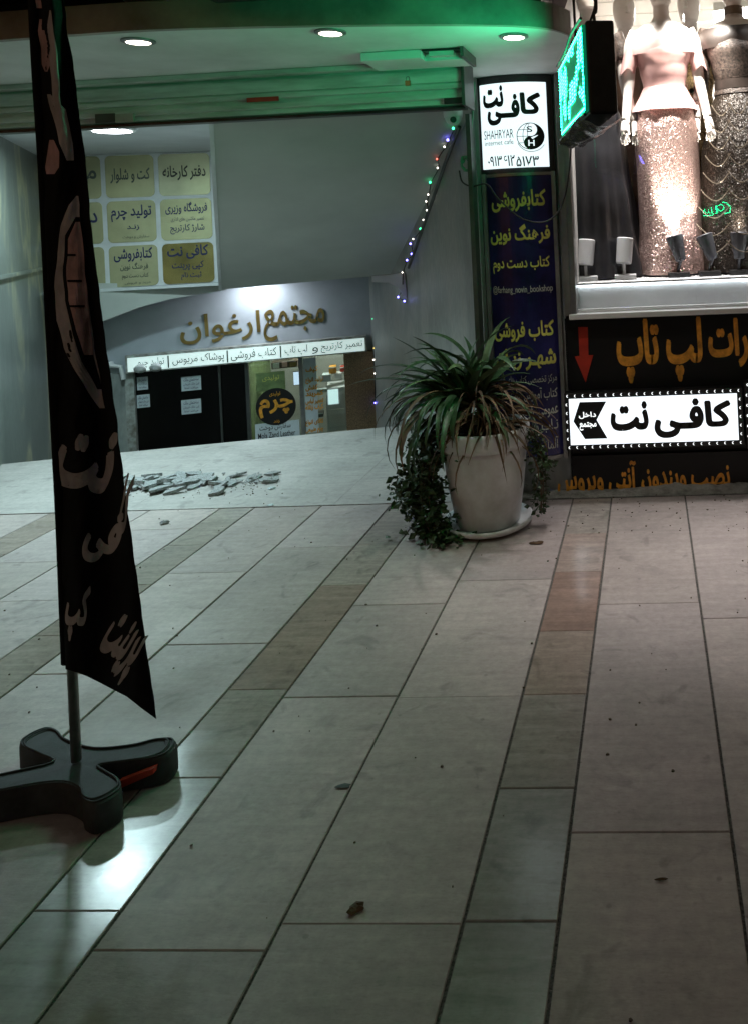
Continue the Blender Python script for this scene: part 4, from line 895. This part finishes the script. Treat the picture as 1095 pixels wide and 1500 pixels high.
MB().prism([P3(u, v, .001) for u, v in ar], (0, 0, 0), (0, -.002, 0)).build('arrow_panel', 'black_letter', t_)
lettering('داخل', P3, p3(847, 603, 872, 613), 'dash_white', t_, .02, w=.005); lettering('مجتمع', P3, p3(848, 618, 873, 630), 'dash_white', t_, .02, w=.005)
lettering('کا', P3, p3(1031, 586, 1070, 625), 'black_letter', t_, .05, w=.003); lettering('فـی', P3, p3(957, 584, 1030, 641), 'black_letter', t_, .05, w=.003); lettering('نت', P3, p3(893, 588, 949, 631), 'black_letter', t_, .05, w=.003)
litsign('light_box', 'second lit sign cut off at the right picture edge', 1091, 556, 1300, 655, False)
# rough cement fillet at the foot of the facade
mb = MB(); n = 90
def fil(u, v):
    x = -.86 + 2.7 * u; nz = noise.noise(Vector((x * 5, 0, 3))) * .5 + .5 + .3 * noise.noise(Vector((x * 17, 2, 0)))
    h = .012 + .05 * nz * max(0, min(1, (x + .3) * 3)); dpt = .09 + .03 * nz
    return Vector((x, 4.185 - dpt * v + .008 * noise.noise(Vector((x * 22, v * 4, 9))), .001 + h * (1 - v) ** 1.3 + .005 * noise.noise(Vector((x * 40, v * 9, 1))) * (1 - v)))
mb.grid(fil, 220, 8); struct(mb.build('cement_fillet', 'cement', smooth=True, fixn=True))

# hanging LED sign, hung square between canopy corner and pillar
led = thing('led_sign', 'black hanging LED sign with glowing green side wrapped in film', 'sign')
Y1, Y2 = 2.44, 3.18; pa = aty(852, 29, Y1); pb2 = aty(857, 167, Y1); pf = aty(818, 120, Y2)
z1 = pa.z; z0 = pb2.z; l0 = Vector(((pa.x + pb2.x) / 2, Y1, 0)); l1 = Vector((pf.x, Y2, 0)); la = (l1 - l0); ll = la.length; la.normalize(); lr = Vector((la.y, -la.x, 0))
LF = lambda a, r, z: l0 + la * a + lr * r + Vector((0, 0, z))   # a: along, r: to the right, z: height
MB().box(0, .012, z0, ll, .105, z1, LF).build('casing', 'black_plastic', led, bevel=.008)
MB().box(.012, 0, z0 + .012, ll - .012, .0115, z1 - .012, LF).build('led_panel', 'led_green', led)
mb = MB()
for i in range(34):
    a = .025 + (ll - .05) * i / 33
    for j in range(20):
        z = z0 + .022 + (z1 - z0 - .044) * j / 19
        edge = i in (0, 33) or j in (0, 19)
        if edge or (i % 3 and noise.noise(Vector((a * 8, z * 11, 4))) > .06):
            mb.add([LF(a - .0036, -.002, z - .0033), LF(a + .0036, -.002, z - .0033), LF(a + .0036, -.002, z + .0033), LF(a - .0036, -.002, z + .0033)], [(0, 1, 2, 3)])
o = mb.build('led_dots', 'led_green_bright', led, fixn=False); o['kind'] = 'stuff'
def film(u, v):
    a = -.02 + (ll + .03) * v; r = -.018 + .135 * u
    return LF(a, r, z0 - .012 - .035 * math.sin(math.pi * u) * (1 - .3 * v) - .014 * noise.noise(Vector((r * 30, a * 14, 1))))
MB().grid(film, 14, 40).build('film_underside', 'film_silver', led, smooth=True, fixn=False)
for aa in (.1, ll - .1):
    MB().tube(smooth_path([LF(aa, .06, z1), LF(aa, .055, z1 + .05), LF(aa, .065, z1 + .09), LF(aa, .06, 2.62)]), .006, 6).build('hanger', 'dark_metal', led)
MB().tube(smooth_path([LF(.02, .03, z1), LF(.03, .05, z1 + .07), LF(.06, .02, z1 + .16), LF(.1, .05, 2.62)]), .004, 6).build('cable', 'cable_black', led)
for zz in (z1 + .004, z0 - .002):
    MB().tube(smooth_path([LF(-.004, -.004, zz), LF(ll * .3, -.007, zz + .007), LF(ll * .62, -.004, zz - .004), LF(ll, -.006, zz)]), .005, 6).build('tape_edge', 'black_plastic', led)

# building across the street with a neon sign, mirrored in the shop glass
ac = thing('opposite_building', 'dark plain building across the street, behind the viewer', 'building')
MB().box(-9, -11, -.03, 9, -9.9, 6).build('wall', 'overhang_dark', ac); MB().box(-9.2, -11.1, 6, 9.2, -9.8, 6.2).build('parapet', 'overhang_dark', ac)
def mir(x, y):
    p = aty(x, y, 2 * 4.186 + 9.8); return Vector((p.x, -9.8, p.z))
nz_ = thing('neon_sign', 'green neon squiggle mirrored in the shop window glass', 'neon sign')
for st__ in ([(1049, 313), (1047, 303), (1056, 299), (1060, 305), (1055, 310), (1050, 306)], [(1060, 313), (1068, 311), (1069, 303), (1063, 297), (1056, 296)], [(1048, 301), (1050, 311), (1044, 314), (1041, 308)], [(1041, 304), (1042, 312), (1037, 312), (1037, 306), (1037, 312), (1032, 312), (1031, 306), (1029, 312)], [(1029, 316), (1036, 316), (1043, 315)]):
    MB().tube([mir(x, y) for x, y in st__], .012, 6).build('tube', 'neon_green', nz_)
nb_ = thing('neon_sign', 'blue neon bar mirrored in the shop window glass', 'neon sign')
for st__ in ([(893, 247), (905, 246), (916, 248)], [(897, 250), (912, 250)], [(936, 228), (939, 236), (942, 240)]):
    MB().tube([mir(x, y) for x, y in st__], .02, 6).build('tube', 'neon_blue', nb_)

# cables on the pillar
def cable(name, label, pts, r, mat, Y):
    pp_ = [aty(x, y, Y + (d if d else 0)) for x, y, d in pts]
    return tag(MB().tube(smooth_path(pp_, 6), r, 7).build(name, mat, smooth=True), label, 'cable')
cable('power_cable', 'black cable drooping from the pillar light box to the LED sign', [(672, 250, -.02), (676, 266, -.03), (690, 273, -.05), (712, 270, -.1), (728, 290, -.12), (760, 318, -.13), (790, 326, -.12), (812, 316, -.1), (826, 290, -.08), (833, 250, -.12), (836, 205, -.12)], .0045, 'cable_black', 4.1)
cable('power_cable', 'green cable hanging down the left pillar edge', [(694, 120, 0), (692, 160, -.01), (688, 200, -.02), (684, 232, -.02)], .006, 'cable_green', 4.09)
ck = thing('cable_bundle', 'tangled green cable bundle tied to the left pillar edge', 'cable')
c0 = aty(681, 240, 4.06); mb = MB()
for k in range(4):
    mb.tube([c0 + Vector((.026 * math.cos(a) * (1 + .2 * math.sin(k * 3 + a)) + .01 * random.random(), .012 * math.sin(a * 2 + k) - .004 * k, .045 * math.sin(a) * (1 - .12 * k) + .006 * math.sin(3 * a + k))) for a in [2 * math.pi * i / 24 for i in range(25)]], .0048, 6, cap=False)
mb.build('coil', 'cable_green', ck, smooth=True); MB().box(c0.x + .018, c0.y - .012, c0.z - .075, c0.x + .036, c0.y + .008, c0.z - .03).build('plug', 'white_plastic', ck, bevel=.003)

# fairy lights
def onwall(x, y, w=.02):
    return onpl(x, y, A - wn * w, wn)
fl = thing('fairy_lights', 'string of small coloured fairy lights along the sloping ceiling edge', 'fairy lights')
bul = [(665, 188, 'green'), (657, 205, 'blue'), (652, 215, 'white'), (641, 233, 'red'), (642, 246, 'white'), (631, 267, 'green'), (628, 285, 'white'), (625, 295, 'white'), (626, 308, 'white'), (621, 322, 'white'), (617, 335, 'green'), (606, 350, 'white'), (602, 357, 'blue'), (604, 372, 'blue'), (597, 381, 'blue'), (590, 399, 'white'), (589, 423, 'white'), (584, 435, 'blue'), (593, 441, 'blue')]
def near_edge(x, y):
    a_, b_ = onwall(x, y), sof(x, y)
    return O + (min((a_ - O, b_ - O), key=lambda q: q.length)) * .99
pth = [near_edge(x, y) for x, y, _ in bul]
MB().tube(smooth_path(pth, 3), .004, 5).build('wire', 'cable_black', fl)
for p, (_, _, c) in zip(pth, bul):
    r = .006 if c in ('white', 'red') else .0085
    MB().lathe([(.0, -r)] + [(r * math.cos(R_(t)), r * math.sin(R_(t))) for t in range(-60, 61, 30)] + [(0, r)], p - wn * .008, 8).build('bulb', 'bulb_' + c, fl)
f2 = thing('fairy_lights', 'string of small fairy lights hanging straight down beside the brown granite pier', 'fairy lights')
bul2 = [(546, 424, 'white'), (550, 446, 'white'), (546, 467, 'green'), (552, 488, 'blue'), (548, 510, 'amber'), (547, 527, 'white'), (549, 547, 'white'), (549, 590, 'blue')]
pth = [DW(*DW.off(.12).uv(x, y), .12) for x, y, _ in bul2]
MB().tube(smooth_path(pth, 3), .006, 5).build('wire', 'cable_black', f2)
for p, (_, _, c) in zip(pth, bul2):
    MB().lathe([(.0, -.009)] + [(.009 * math.cos(R_(t)), .009 * math.sin(R_(t))) for t in range(-60, 61, 30)] + [(0, .012)], p, 8).build('bulb', 'bulb_' + c, f2)
cd = tag(MB().tube([near_edge(672, 186), near_edge(651, 240), near_edge(634, 290), near_edge(598, 392)], .012, 8).build('conduit', 'alu_dark'), 'dark conduit running down the sloping ceiling edge', 'conduit')
br = thing('curved_bracket', 'curved grey bracket where the sloping ceiling meets the side wall', 'bracket')
cb_ = [(545, 404), (592, 400), (595, 438), (590, 432), (582, 421), (568, 414), (545, 413)]
BRP = Plane(onwall(594, 410, .0), (math.cos(R_(24)), math.sin(R_(24)), 0)); MB().prism([BRP(*BRP.uv(x, y)) for x, y in cb_], BRP.n * .03, -BRP.n * .05).build('plate', 'ceiling_paint', br)

# ================================================================== POTTED PLANT
pc_ = Vector((-.855, 3.755, 0))
sc_ = tag(MB().lathe([(0, .004), (.185, .004), (.215, .02), (.222, .042), (.212, .044), (.20, .024), (.0, .018)], pc_, 48).build('saucer', 'pot_white', smooth=True), 'round white plastic saucer under the flower pot', 'saucer')
pot = thing('flower_pot', 'large white round flower pot beside the pillar', 'pot')
zt = .50
MB().lathe([(0, .022), (.150, .022), (.158, .03), (.185, .20), (.207, .38), (.213, .415), (.20, .415), (.19, .38), (0, .37)], pc_, 56).build('pot_body', 'pot_white', pot, smooth=True)
MB().lathe([(.208, .405), (.222, .410), (.2255, .43), (.2255, .485), (.222, .5), (.210, .5), (.204, .49), (.202, .40)], pc_, 56).build('rim', 'pot_white', pot, smooth=True)
MB().lathe([(0, .455), (.205, .45), (.205, .43), (0, .43)], pc_, 32).build('soil', 'soil', pot)
plant = thing('strap_leaf_plant', 'shaggy plant of green and dried strap leaves with trailing vines in the white pot', 'plant')
def leaf(base, az, ln_, rise, droop, wd_, mat, name='leaf', n=11, twist=0.0, sway=0.0):
    """arching strap leaf: V-shaped section, tapering, real curvature"""
    vs = []; p = Vector(base); pit = rise; d0 = Vector((math.cos(az), math.sin(az), 0)); side = Vector((-d0.y, d0.x, 0))
    for i in range(n + 1):
        t = i / n; w = wd_ * (.45 + .55 * min(1, t * 4)) * (1 - max(0, (t - .45) / .55) ** 1.6) + .0008
        a = pit; dirv = d0 * math.cos(a) + Vector((0, 0, 1)) * math.sin(a) + side * sway * t; up = Vector((0, 0, 1)) * math.cos(a) - d0 * math.sin(a)
        sd_ = (side * math.cos(twist * t) + up * math.sin(twist * t))
        vs += [p - sd_ * w + up * w * .35, p - up * w * .1, p + sd_ * w + up * w * .35]
        p = p + dirv * (ln_ / n); pit -= droop / n * (.45 + 1.3 * t)
    mb = MB(); mb.add(vs, [(3 * i + k, 3 * i + k + 1, 3 * i + k + 4, 3 * i + k + 3) for i in range(n) for k in (0, 1)])
    return mb.build(name, mat, plant, smooth=True, fixn=False)
rnd = random.Random(5)
ctr = pc_ + Vector((-.03, -.01, .44))
stem = MB()
for k, (dx, dy, h) in enumerate(((-.05, 0, .16), (.02, .03, .24), (-.10, .04, .12), (.05, -.05, .10))):
    stem.tube([ctr + Vector((dx * .5, dy * .5, 0)), ctr + Vector((dx, dy, h))], [.018, .014], 8)
stem.build('stem', 'stem_brown', plant, smooth=True)
crowns = [ctr + Vector((-.05, 0, .17)), ctr + Vector((.02, .03, .22)), ctr + Vector((-.10, .04, .11)), ctr + Vector((.05, -.05, .08))]
for k in range(84):   # green
    az = rnd.uniform(0, 2 * math.pi); 
    if rnd.random() < .35: az = rnd.uniform(2.3, 4.2)
    rise = rnd.uniform(.35, 1.45); ln_ = rnd.uniform(.30, .50)
    leaf(crowns[rnd.choice((0, 0, 1, 2))] + Vector((rnd.uniform(-.015, .015), rnd.uniform(-.015, .015), rnd.uniform(-.03, .02))), az, ln_, rise, rnd.uniform(.7, 2.1) + (.4 if rise < .8 else 0), rnd.uniform(.013, .026), 'leaf_green' if rnd.random() < .6 else 'leaf_pale', twist=rnd.uniform(-.7, .7), sway=rnd.uniform(-.2, .2))
for k in range(30):   # long drooping leaves to the left and front over the rim
    leaf(crowns[rnd.choice((0, 2, 2))], rnd.uniform(2.6, 4.9), rnd.uniform(.42, .62), rnd.uniform(.2, .9), rnd.uniform(2.2, 2.9), rnd.uniform(.011, .020), 'leaf_green' if rnd.random() < .7 else 'leaf_dry', twist=rnd.uniform(-.5, .5), sway=rnd.uniform(-.15, .15))
for az, ln_, rise, dr in ((3.3, .60, .55, .9), (3.05, .62, .75, 1.3), (3.5, .5, 1.0, .5), (2.9, .5, .35, 1.0), (4.71, .42, .6, 2.9), (4.55, .40, .7, 3.0)):
    leaf(crowns[0], az, ln_, rise, dr, .024, 'leaf_green', twist=.2)
for k in range(85):   # dried skirt, mostly on the right
    az = rnd.gauss(-.55, .75) if rnd.random() < .75 else rnd.uniform(3.6, 5.4)
    leaf(crowns[rnd.choice((0, 1, 3, 3))] + Vector((.02, 0, -.05 + rnd.uniform(-.04, .08))), az, rnd.uniform(.25, .44), rnd.uniform(-.1, .8), rnd.uniform(1.4, 2.4), rnd.uniform(.004, .009), 'leaf_dry', 'dry_leaf', 8, rnd.uniform(-2, 2), rnd.uniform(-.5, .5))
def vine(root, pts, n, spread, size, label=None):
    mb = MB(); path = smooth_path(pts, 8); mb.tube(path, .004, 5)
    for q in range(3): 
        off = Vector((rnd.uniform(-spread, spread), rnd.uniform(-spread, spread), 0)); mb.tube([p + off * min(1, i / 10) for i, p in enumerate(path)], .003, 4)
    mb.cur = 1
    for k in range(n):
        p = path[int(rnd.random() ** .8 * (len(path) - 1))] + Vector((rnd.gauss(0, spread), rnd.gauss(0, spread), rnd.gauss(0, spread * .8)))
        if p.z < .006: p.z = .006 + rnd.random() * .03
        a, b_ = rnd.uniform(0, 6.28), rnd.uniform(-.9, .5); d = Vector((math.cos(a) * math.cos(b_), math.sin(a) * math.cos(b_), math.sin(b_))); s = d.orthogonal().normalized(); s.rotate(Matrix.Rotation(rnd.uniform(0, 6.28), 3, d)); u_ = d.cross(s); sz = size * rnd.uniform(.6, 1.3)
        mb.add([p, p + d * sz * .45 + s * sz * .36 + u_ * sz * .08, p + d * sz, p + d * sz * .45 - s * sz * .36 + u_ * sz * .08, p + d * sz * .5 - u_ * sz * .05], [(0, 1, 4), (1, 2, 4), (2, 3, 4), (3, 0, 4)])
    o = mb.build('trailing_vine', ['stem_brown', 'vine_green'], plant, fixn=False); o['kind'] = 'stuff'; return o
R0 = pc_ + Vector((-.19, -.06, .47))
vine('a', [R0, R0 + Vector((-.06, -.02, -.03)), R0 + Vector((-.10, -.03, -.2)), R0 + Vector((-.09, -.05, -.35)), R0 + Vector((-.05, -.06, -.455))], 1000, .052, .040)
vine('b', [R0 + Vector((0, -.05, 0)), R0 + Vector((-.05, -.07, -.08)), R0 + Vector((-.06, -.09, -.3)), R0 + Vector((.0, -.13, -.45)), R0 + Vector((.05, -.14, -.46))], 650, .038, .038)
vine('c', [R0, R0 + Vector((-.08, .0, -.1)), R0 + Vector((-.17, -.01, -.24)), R0 + Vector((-.2, -.02, -.27))], 420, .04, .036)
R1 = pc_ + Vector((.20, -.02, .47))
vine('d', [R1, R1 + Vector((.05, 0, -.04)), R1 + Vector((.075, .0, -.2)), R1 + Vector((.07, -.01, -.40))], 260, .024, .028)
vine('e', [R1 + Vector((.05, .0, -.08)), R1 + Vector((.09, .0, -.16)), R1 + Vector((.125, -.01, -.18))], 60, .016, .036)

# ================================================================== BANNER ON A CROSS FOOT
bc = Vector((-1.615, 1.995, 0))
ft = thing('cross_stand', 'black plastic cross-shaped water foot of the banner', 'stand')
arms_ = [((.235, .07), .045), ((-.24, .13), .044), ((-.32, -.145), .048), ((.185, -.125), .044)]
out = []
for k, ((ax_, ay_), hw) in enumerate(arms_):
    d = Vector((ax_, ay_, 0)); l = d.length; d.normalize(); s = Vector((-d.y, d.x, 0)); nxt = Vector((*arms_[(k + 1) % 4][0], 0)).normalized()
    out += [bc + d * l * .55 - s * hw * .78, bc + d * (l - .05) - s * hw * .92, bc + d * (l - .012) - s * hw * .74, bc + d * l - s * hw * .25, bc + d * l + s * hw * .25, bc + d * (l - .012) + s * hw * .74, bc + d * (l - .05) + s * hw * .92, bc + d * l * .55 + s * hw * .78]
    m_ = (d + nxt); out.append(bc + (m_.normalized() if m_.length > .2 else s) * (.075 if m_.length > .9 else .062))
n = len(out); cl_ = out + [out[0], out[1]]
loop = []
for i in range(n):
    p0, p1, p2, p3_ = out[i - 1], out[i], out[(i + 1) % n], out[(i + 2) % n]
    for j in range(4):
        t = j / 4; loop.append(.5 * ((2 * p1) + (p2 - p0) * t + (2 * p0 - 5 * p1 + 4 * p2 - p3_) * t * t + (3 * p1 - p0 - 3 * p2 + p3_) * t ** 3))
def scaled(k_, z): return [bc + (p - bc) * k_ + Vector((0, 0, z * .84)) for p in loop]
mb = MB().loft([scaled(.985, .004), scaled(1.0, .012), scaled(1.0, .078), scaled(.985, .090), scaled(.955, .097), scaled(.93, .097), scaled(.92, .101), scaled(.88, .101), scaled(.87, .098), scaled(.6, .098), scaled(.3, .099)]); mb.build('shell', 'grey_plastic', ft, smooth=28)
# raised ridges following the rim
for k_ in (.955, .905):
    ring_ = scaled(k_, .0985 if k_ > .93 else .1015); MB().tube(ring_ + [ring_[0]], .0028, 6, cap=False).build('rim_ridge', 'grey_plastic', ft, smooth=True)
p = atz(195, 1112, .07); lv = MB().prism([Vector((-1.475, 1.985, .03)), Vector((-1.40, 2.005, .052)), Vector((-1.395, 2.003, .07)), Vector((-1.48, 1.98, .05))], (0, -.012, 0), (0, .004, 0)); lv.build('lever', 'red_vinyl', ft)
pole = tag(MB().tube([bc + Vector((0, 0, .09)), bc + Vector((0, 0, 2.9))], .0125, 12).build('banner_pole', 'pole_steel', smooth=True), 'thin steel pole standing in the black cross foot', 'pole')
bn = thing('feather_banner', 'black fabric banner with pale print hanging on the steel pole', 'banner')
XLft = [(-40, 46), (0, 48), (60, 51), (130, 55), (230, 62), (400, 70), (600, 80), (750, 88), (850, 92), (980, 97)]
XRgt = [(-40, 91), (0, 93), (50, 100), (110, 110), (180, 118), (235, 126), (350, 136), (430, 146), (500, 155), (560, 164), (640, 174), (730, 185), (800, 195), (890, 207), (960, 216), (1053, 230)]
def lerp(tb, y):
    if y <= tb[0][0]: return tb[0][1]
    for (a, va), (b, vb_) in zip(tb[:-1], tb[1:]):
        if y <= b: return va + (vb_ - va) * (y - a) / (b - a)
    return tb[-1][1] + (y - tb[-1][0]) * .05
BY = 1.985
def bsurf(px, py, w=0.0):
    xl, xr = lerp(XLft, py), lerp(XRgt, py); s = (px - xl) / (xr - xl)
    ph = py * .004
    d = .055 * math.sin(2.2 * math.pi * s + .8 + ph) * s + .012 * math.sin(9 * s + py * .011) + .012 * noise.noise(Vector((s * 3.5, py * .013, 2))) + .006 * noise.noise(Vector((s * 9 + py * .02, py * .03, 5))) - .09 * s
    edge = 2.2 * noise.noise(Vector((py * .03, s, 0)))
    return aty(px + edge * (1 if 0 < s else 0), py, BY - .012 + d * .9 - w)
def botY(s): return lerp([(0, 980), (.16, 986), (.4, 1000), (.7, 1020), (.88, 1040), (1, 1053)], s)
def cloth(u, v):
    y = -30 + (botY(u) + 30) * v; xl, xr = lerp(XLft, y), lerp(XRgt, y); return bsurf(xl + (xr - xl) * u, y)
MB().grid(cloth, 44, 180).build('cloth', 'banner_cloth', bn, smooth=True, fixn=False, solid=.0012)
MB().tube([aty(lerp(XLft, y) + 4, y, BY) for y in range(-30, 981, 40)], .017, 10).build('sleeve', 'banner_cloth', bn, smooth=True)
pbz = lambda u, v, w: bsurf(u, v, w)
def bpoly(pts, mat, name, w=.005):
    """printed patch: outline in strip form [(y, xa, xb)...]"""
    mb = MB(); n_ = 8; vs = []
    rows_ = []
    for (ya, a0, a1), (yb, c0_, c1_) in zip(pts[:-1], pts[1:]):
        m_ = max(1, int((yb - ya) / 6))
        for j in range(m_): t = j / m_; rows_.append((ya + (yb - ya) * t, a0 + (c0_ - a0) * t, a1 + (c1_ - a1) * t))
    rows_.append(pts[-1])
    for (y, a, b) in rows_: vs += [bsurf(a + (b - a) * i / n_, y, w) for i in range(n_ + 1)]
    mb.add(vs, [(j * (n_ + 1) + i, j * (n_ + 1) + i + 1, (j + 1) * (n_ + 1) + i + 1, (j + 1) * (n_ + 1) + i) for j in range(len(rows_) - 1) for i in range(n_)])
    return mb.build(name, mat, bn, fixn=False)
# half-hidden round emblem
bpoly([(287, 112, 115), (300, 102, 117), (330, 90, 119), (370, 84, 121), (420, 80, 127), (470, 83, 133), (510, 95, 139), (545, 112, 146), (575, 130, 150), (598, 146, 154)], 'banner_print', 'emblem', .004)
bpoly([(318, 112, 118), (345, 96, 120), (390, 92, 122), (440, 95, 127), (490, 106, 133), (530, 122, 140), (570, 143, 150)], 'banner_cloth', 'emblem_ring', .007)
bpoly([(325, 112, 118), (350, 100, 121), (390, 97, 124), (440, 100, 128), (485, 111, 133), (520, 125, 138)], 'banner_print_pink', 'emblem_centre', .010)
for y0_, x0_, x1_ in ((372, 97, 110), (410, 99, 120), (447, 101, 124)):
    bpoly([(y0_, x0_, x1_), (y0_ + 3, x0_, x1_)], 'banner_cloth', 'emblem_line', .013)
bpoly([(15, 72, 74), (40, 70, 79), (80, 72, 84), (120, 76, 88), (160, 80, 90), (190, 84, 92)], 'banner_print', 'print_patch', .005)
bpoly([(0, 52, 60), (12, 53, 61)], 'banner_print_pink', 'print_patch', .005)
bpoly([(28, 58, 62), (45, 57, 67), (70, 60, 72), (95, 62, 74), (105, 66, 70)], 'banner_print_pink', 'print_patch', .005)
bpoly([(138, 70, 75), (160, 74, 96), (190, 82, 102), (210, 86, 106), (235, 97, 108)], 'banner_print', 'print_patch', .005)
bpoly([(205, 72, 78), (222, 70, 86), (245, 66, 86), (255, 68, 80)], 'banner_print_pink', 'print_patch', .005)
def btext(s, cx, cy, w_, h_, ang, mat='banner_print', wt=.04):
    ca, sa = math.cos(R_(ang)), math.sin(R_(ang))
    fn = lambda u, v, w: bsurf(cx + u * ca + v * sa, cy + u * sa - v * ca, w)
    return lettering(s, fn, (-w_ / 2, -h_ / 2, w_ / 2, h_ / 2), mat, bn, wt, w=.006, sub=.12)
btext('نت', 126, 672, 84, 96, 14, wt=.05); btext('فی', 152, 786, 50, 84, 18, wt=.05); btext('کا', 185, 738, 13, 90, 10)
btext('کپ', 113, 898, 34, 84, 6, wt=.05); btext('پرینت', 176, 950, 56, 96, 30, wt=.05)

# ================================================================== RUBBLE AND LITTER
rp = thing('rubble_pile', 'low heap of broken grey stone shards on the passage floor', 'rubble')
rr_ = random.Random(11)
shards = []
for k in range(6):
    n_ = rr_.randint(4, 6); pts = [(math.cos(6.28 * i / n_ + rr_.uniform(-.3, .3)) * rr_.uniform(.6, 1), math.sin(6.28 * i / n_ + rr_.uniform(-.3, .3)) * rr_.uniform(.35, .8), 0) for i in range(n_)]
    mb = MB().prism(pts, (0, 0, -.12), (0, 0, .12)); o = mb.build('shard', 'rubble_stone', rp); shards.append(o.data); 
    if k: bpy.data.objects.remove(o)
    else: first = o
for k in range(170):
    o = first if k == 0 else bpy.data.objects.new('shard', shards[k % 6])
    if k: COL.objects.link(o); o.parent = rp
    t = rr_.random(); px = 165 + 235 * t + rr_.gauss(0, 10); py = 716 - 14 * t + rr_.gauss(0, 5) 
    g_ = atz(px, py); s_ = min(.085, .014 / max(.12, rr_.random())) * (1.25 - .6 * t); o.location = (g_.x, g_.y, s_ * .12 + rr_.uniform(0, .022) * (1 - .6 * t) + .004); o.scale = (s_, s_ * rr_.uniform(.5, 1), s_ * rr_.uniform(.5, 1.2))
    o.rotation_euler = (rr_.uniform(-.3, .3), rr_.uniform(-.3, .3), rr_.uniform(0, 6.28))
def bit(name, label, cat, x, y, sx, sy, sz, mat, rot=0):
    g_ = atz(x, y); pts = [(math.cos(6.28 * i / 9) * (1 + .3 * math.sin(i * 2.7 + x)), math.sin(6.28 * i / 9) * (1 + .3 * math.cos(i * 1.9 + y)), 0) for i in range(9)]
    rings = [[Vector((p[0] * sx * k_, p[1] * sy * k_, z * sz + .25 * sz * math.sin(i * 1.7 + x) * (1 if z else 0))) for i, p in enumerate(pts)] for z, k_ in ((0, .8), (.4, 1.0), (.8, .75), (1, .35))]
    o = MB().loft(rings).build(name, mat); o.location = (g_.x, g_.y, .002); o.rotation_euler = (0, 0, rot); return tag(o, label, cat)
bit('dry_leaf', 'crumpled brown dry leaf on the near paving', 'leaf', 521, 1334, .019, .014, .009, 'leaf_dry', .4)
bit('stone_chip', 'grey stone chip on the paving below the rubble', 'stone', 241, 768, .022, .014, .016, 'rubble_stone', .3)
bit('twig', 'dry twig and leaf scrap on the paving right of the pot', 'twig', 785, 797, .035, .008, .01, 'leaf_dry', .1)
bit('cigarette_stub', 'short dark stub lying on the near right slab', 'stub', 968, 1290, .014, .003, .004, 'leaf_dry', .05)
bit('tape_scrap', 'dark scrap of tape across a paving joint', 'scrap', 502, 1153, .022, .009, .002, 'grey_letter', .02)
bit('paper_scrap', 'small bright white scrap right of the rubble heap', 'scrap', 398, 717, .022, .012, .012, 'paper', .2)
bit('paper_scrap', 'small white scrap between rubble heap and paving joint', 'scrap', 396, 741, .018, .012, .008, 'paper', .6)
mb = MB(); rr_ = random.Random(3)
for k in range(520):
    x = rr_.uniform(-4.2, 1.0); y = 1.0 + 3.1 * rr_.random() ** .7
    if rr_.random() < .3: y = 3.6 + .5 * rr_.random(); x = rr_.uniform(-.7, .8)
    if k % 3 == 0: g_ = atz(165 + 240 * rr_.random() + rr_.gauss(0, 14), 714 + rr_.gauss(0, 9)); x, y = g_.x, g_.y
    s_ = rr_.uniform(.0012, .0045); mb.prism([(x + s_ * math.cos(a) * rr_.uniform(.6, 1.4), y + s_ * math.sin(a) * rr_.uniform(.5, 1.2), .001) for a in (0, 1.3, 2.5, 3.8, 5.1)], (0, 0, 0), (0, 0, s_ * .8))
gr_ = mb.build('grit', 'stem_brown'); gr_['kind'] = 'stuff'; gr_['label'] = 'dark grit scattered over the paving'
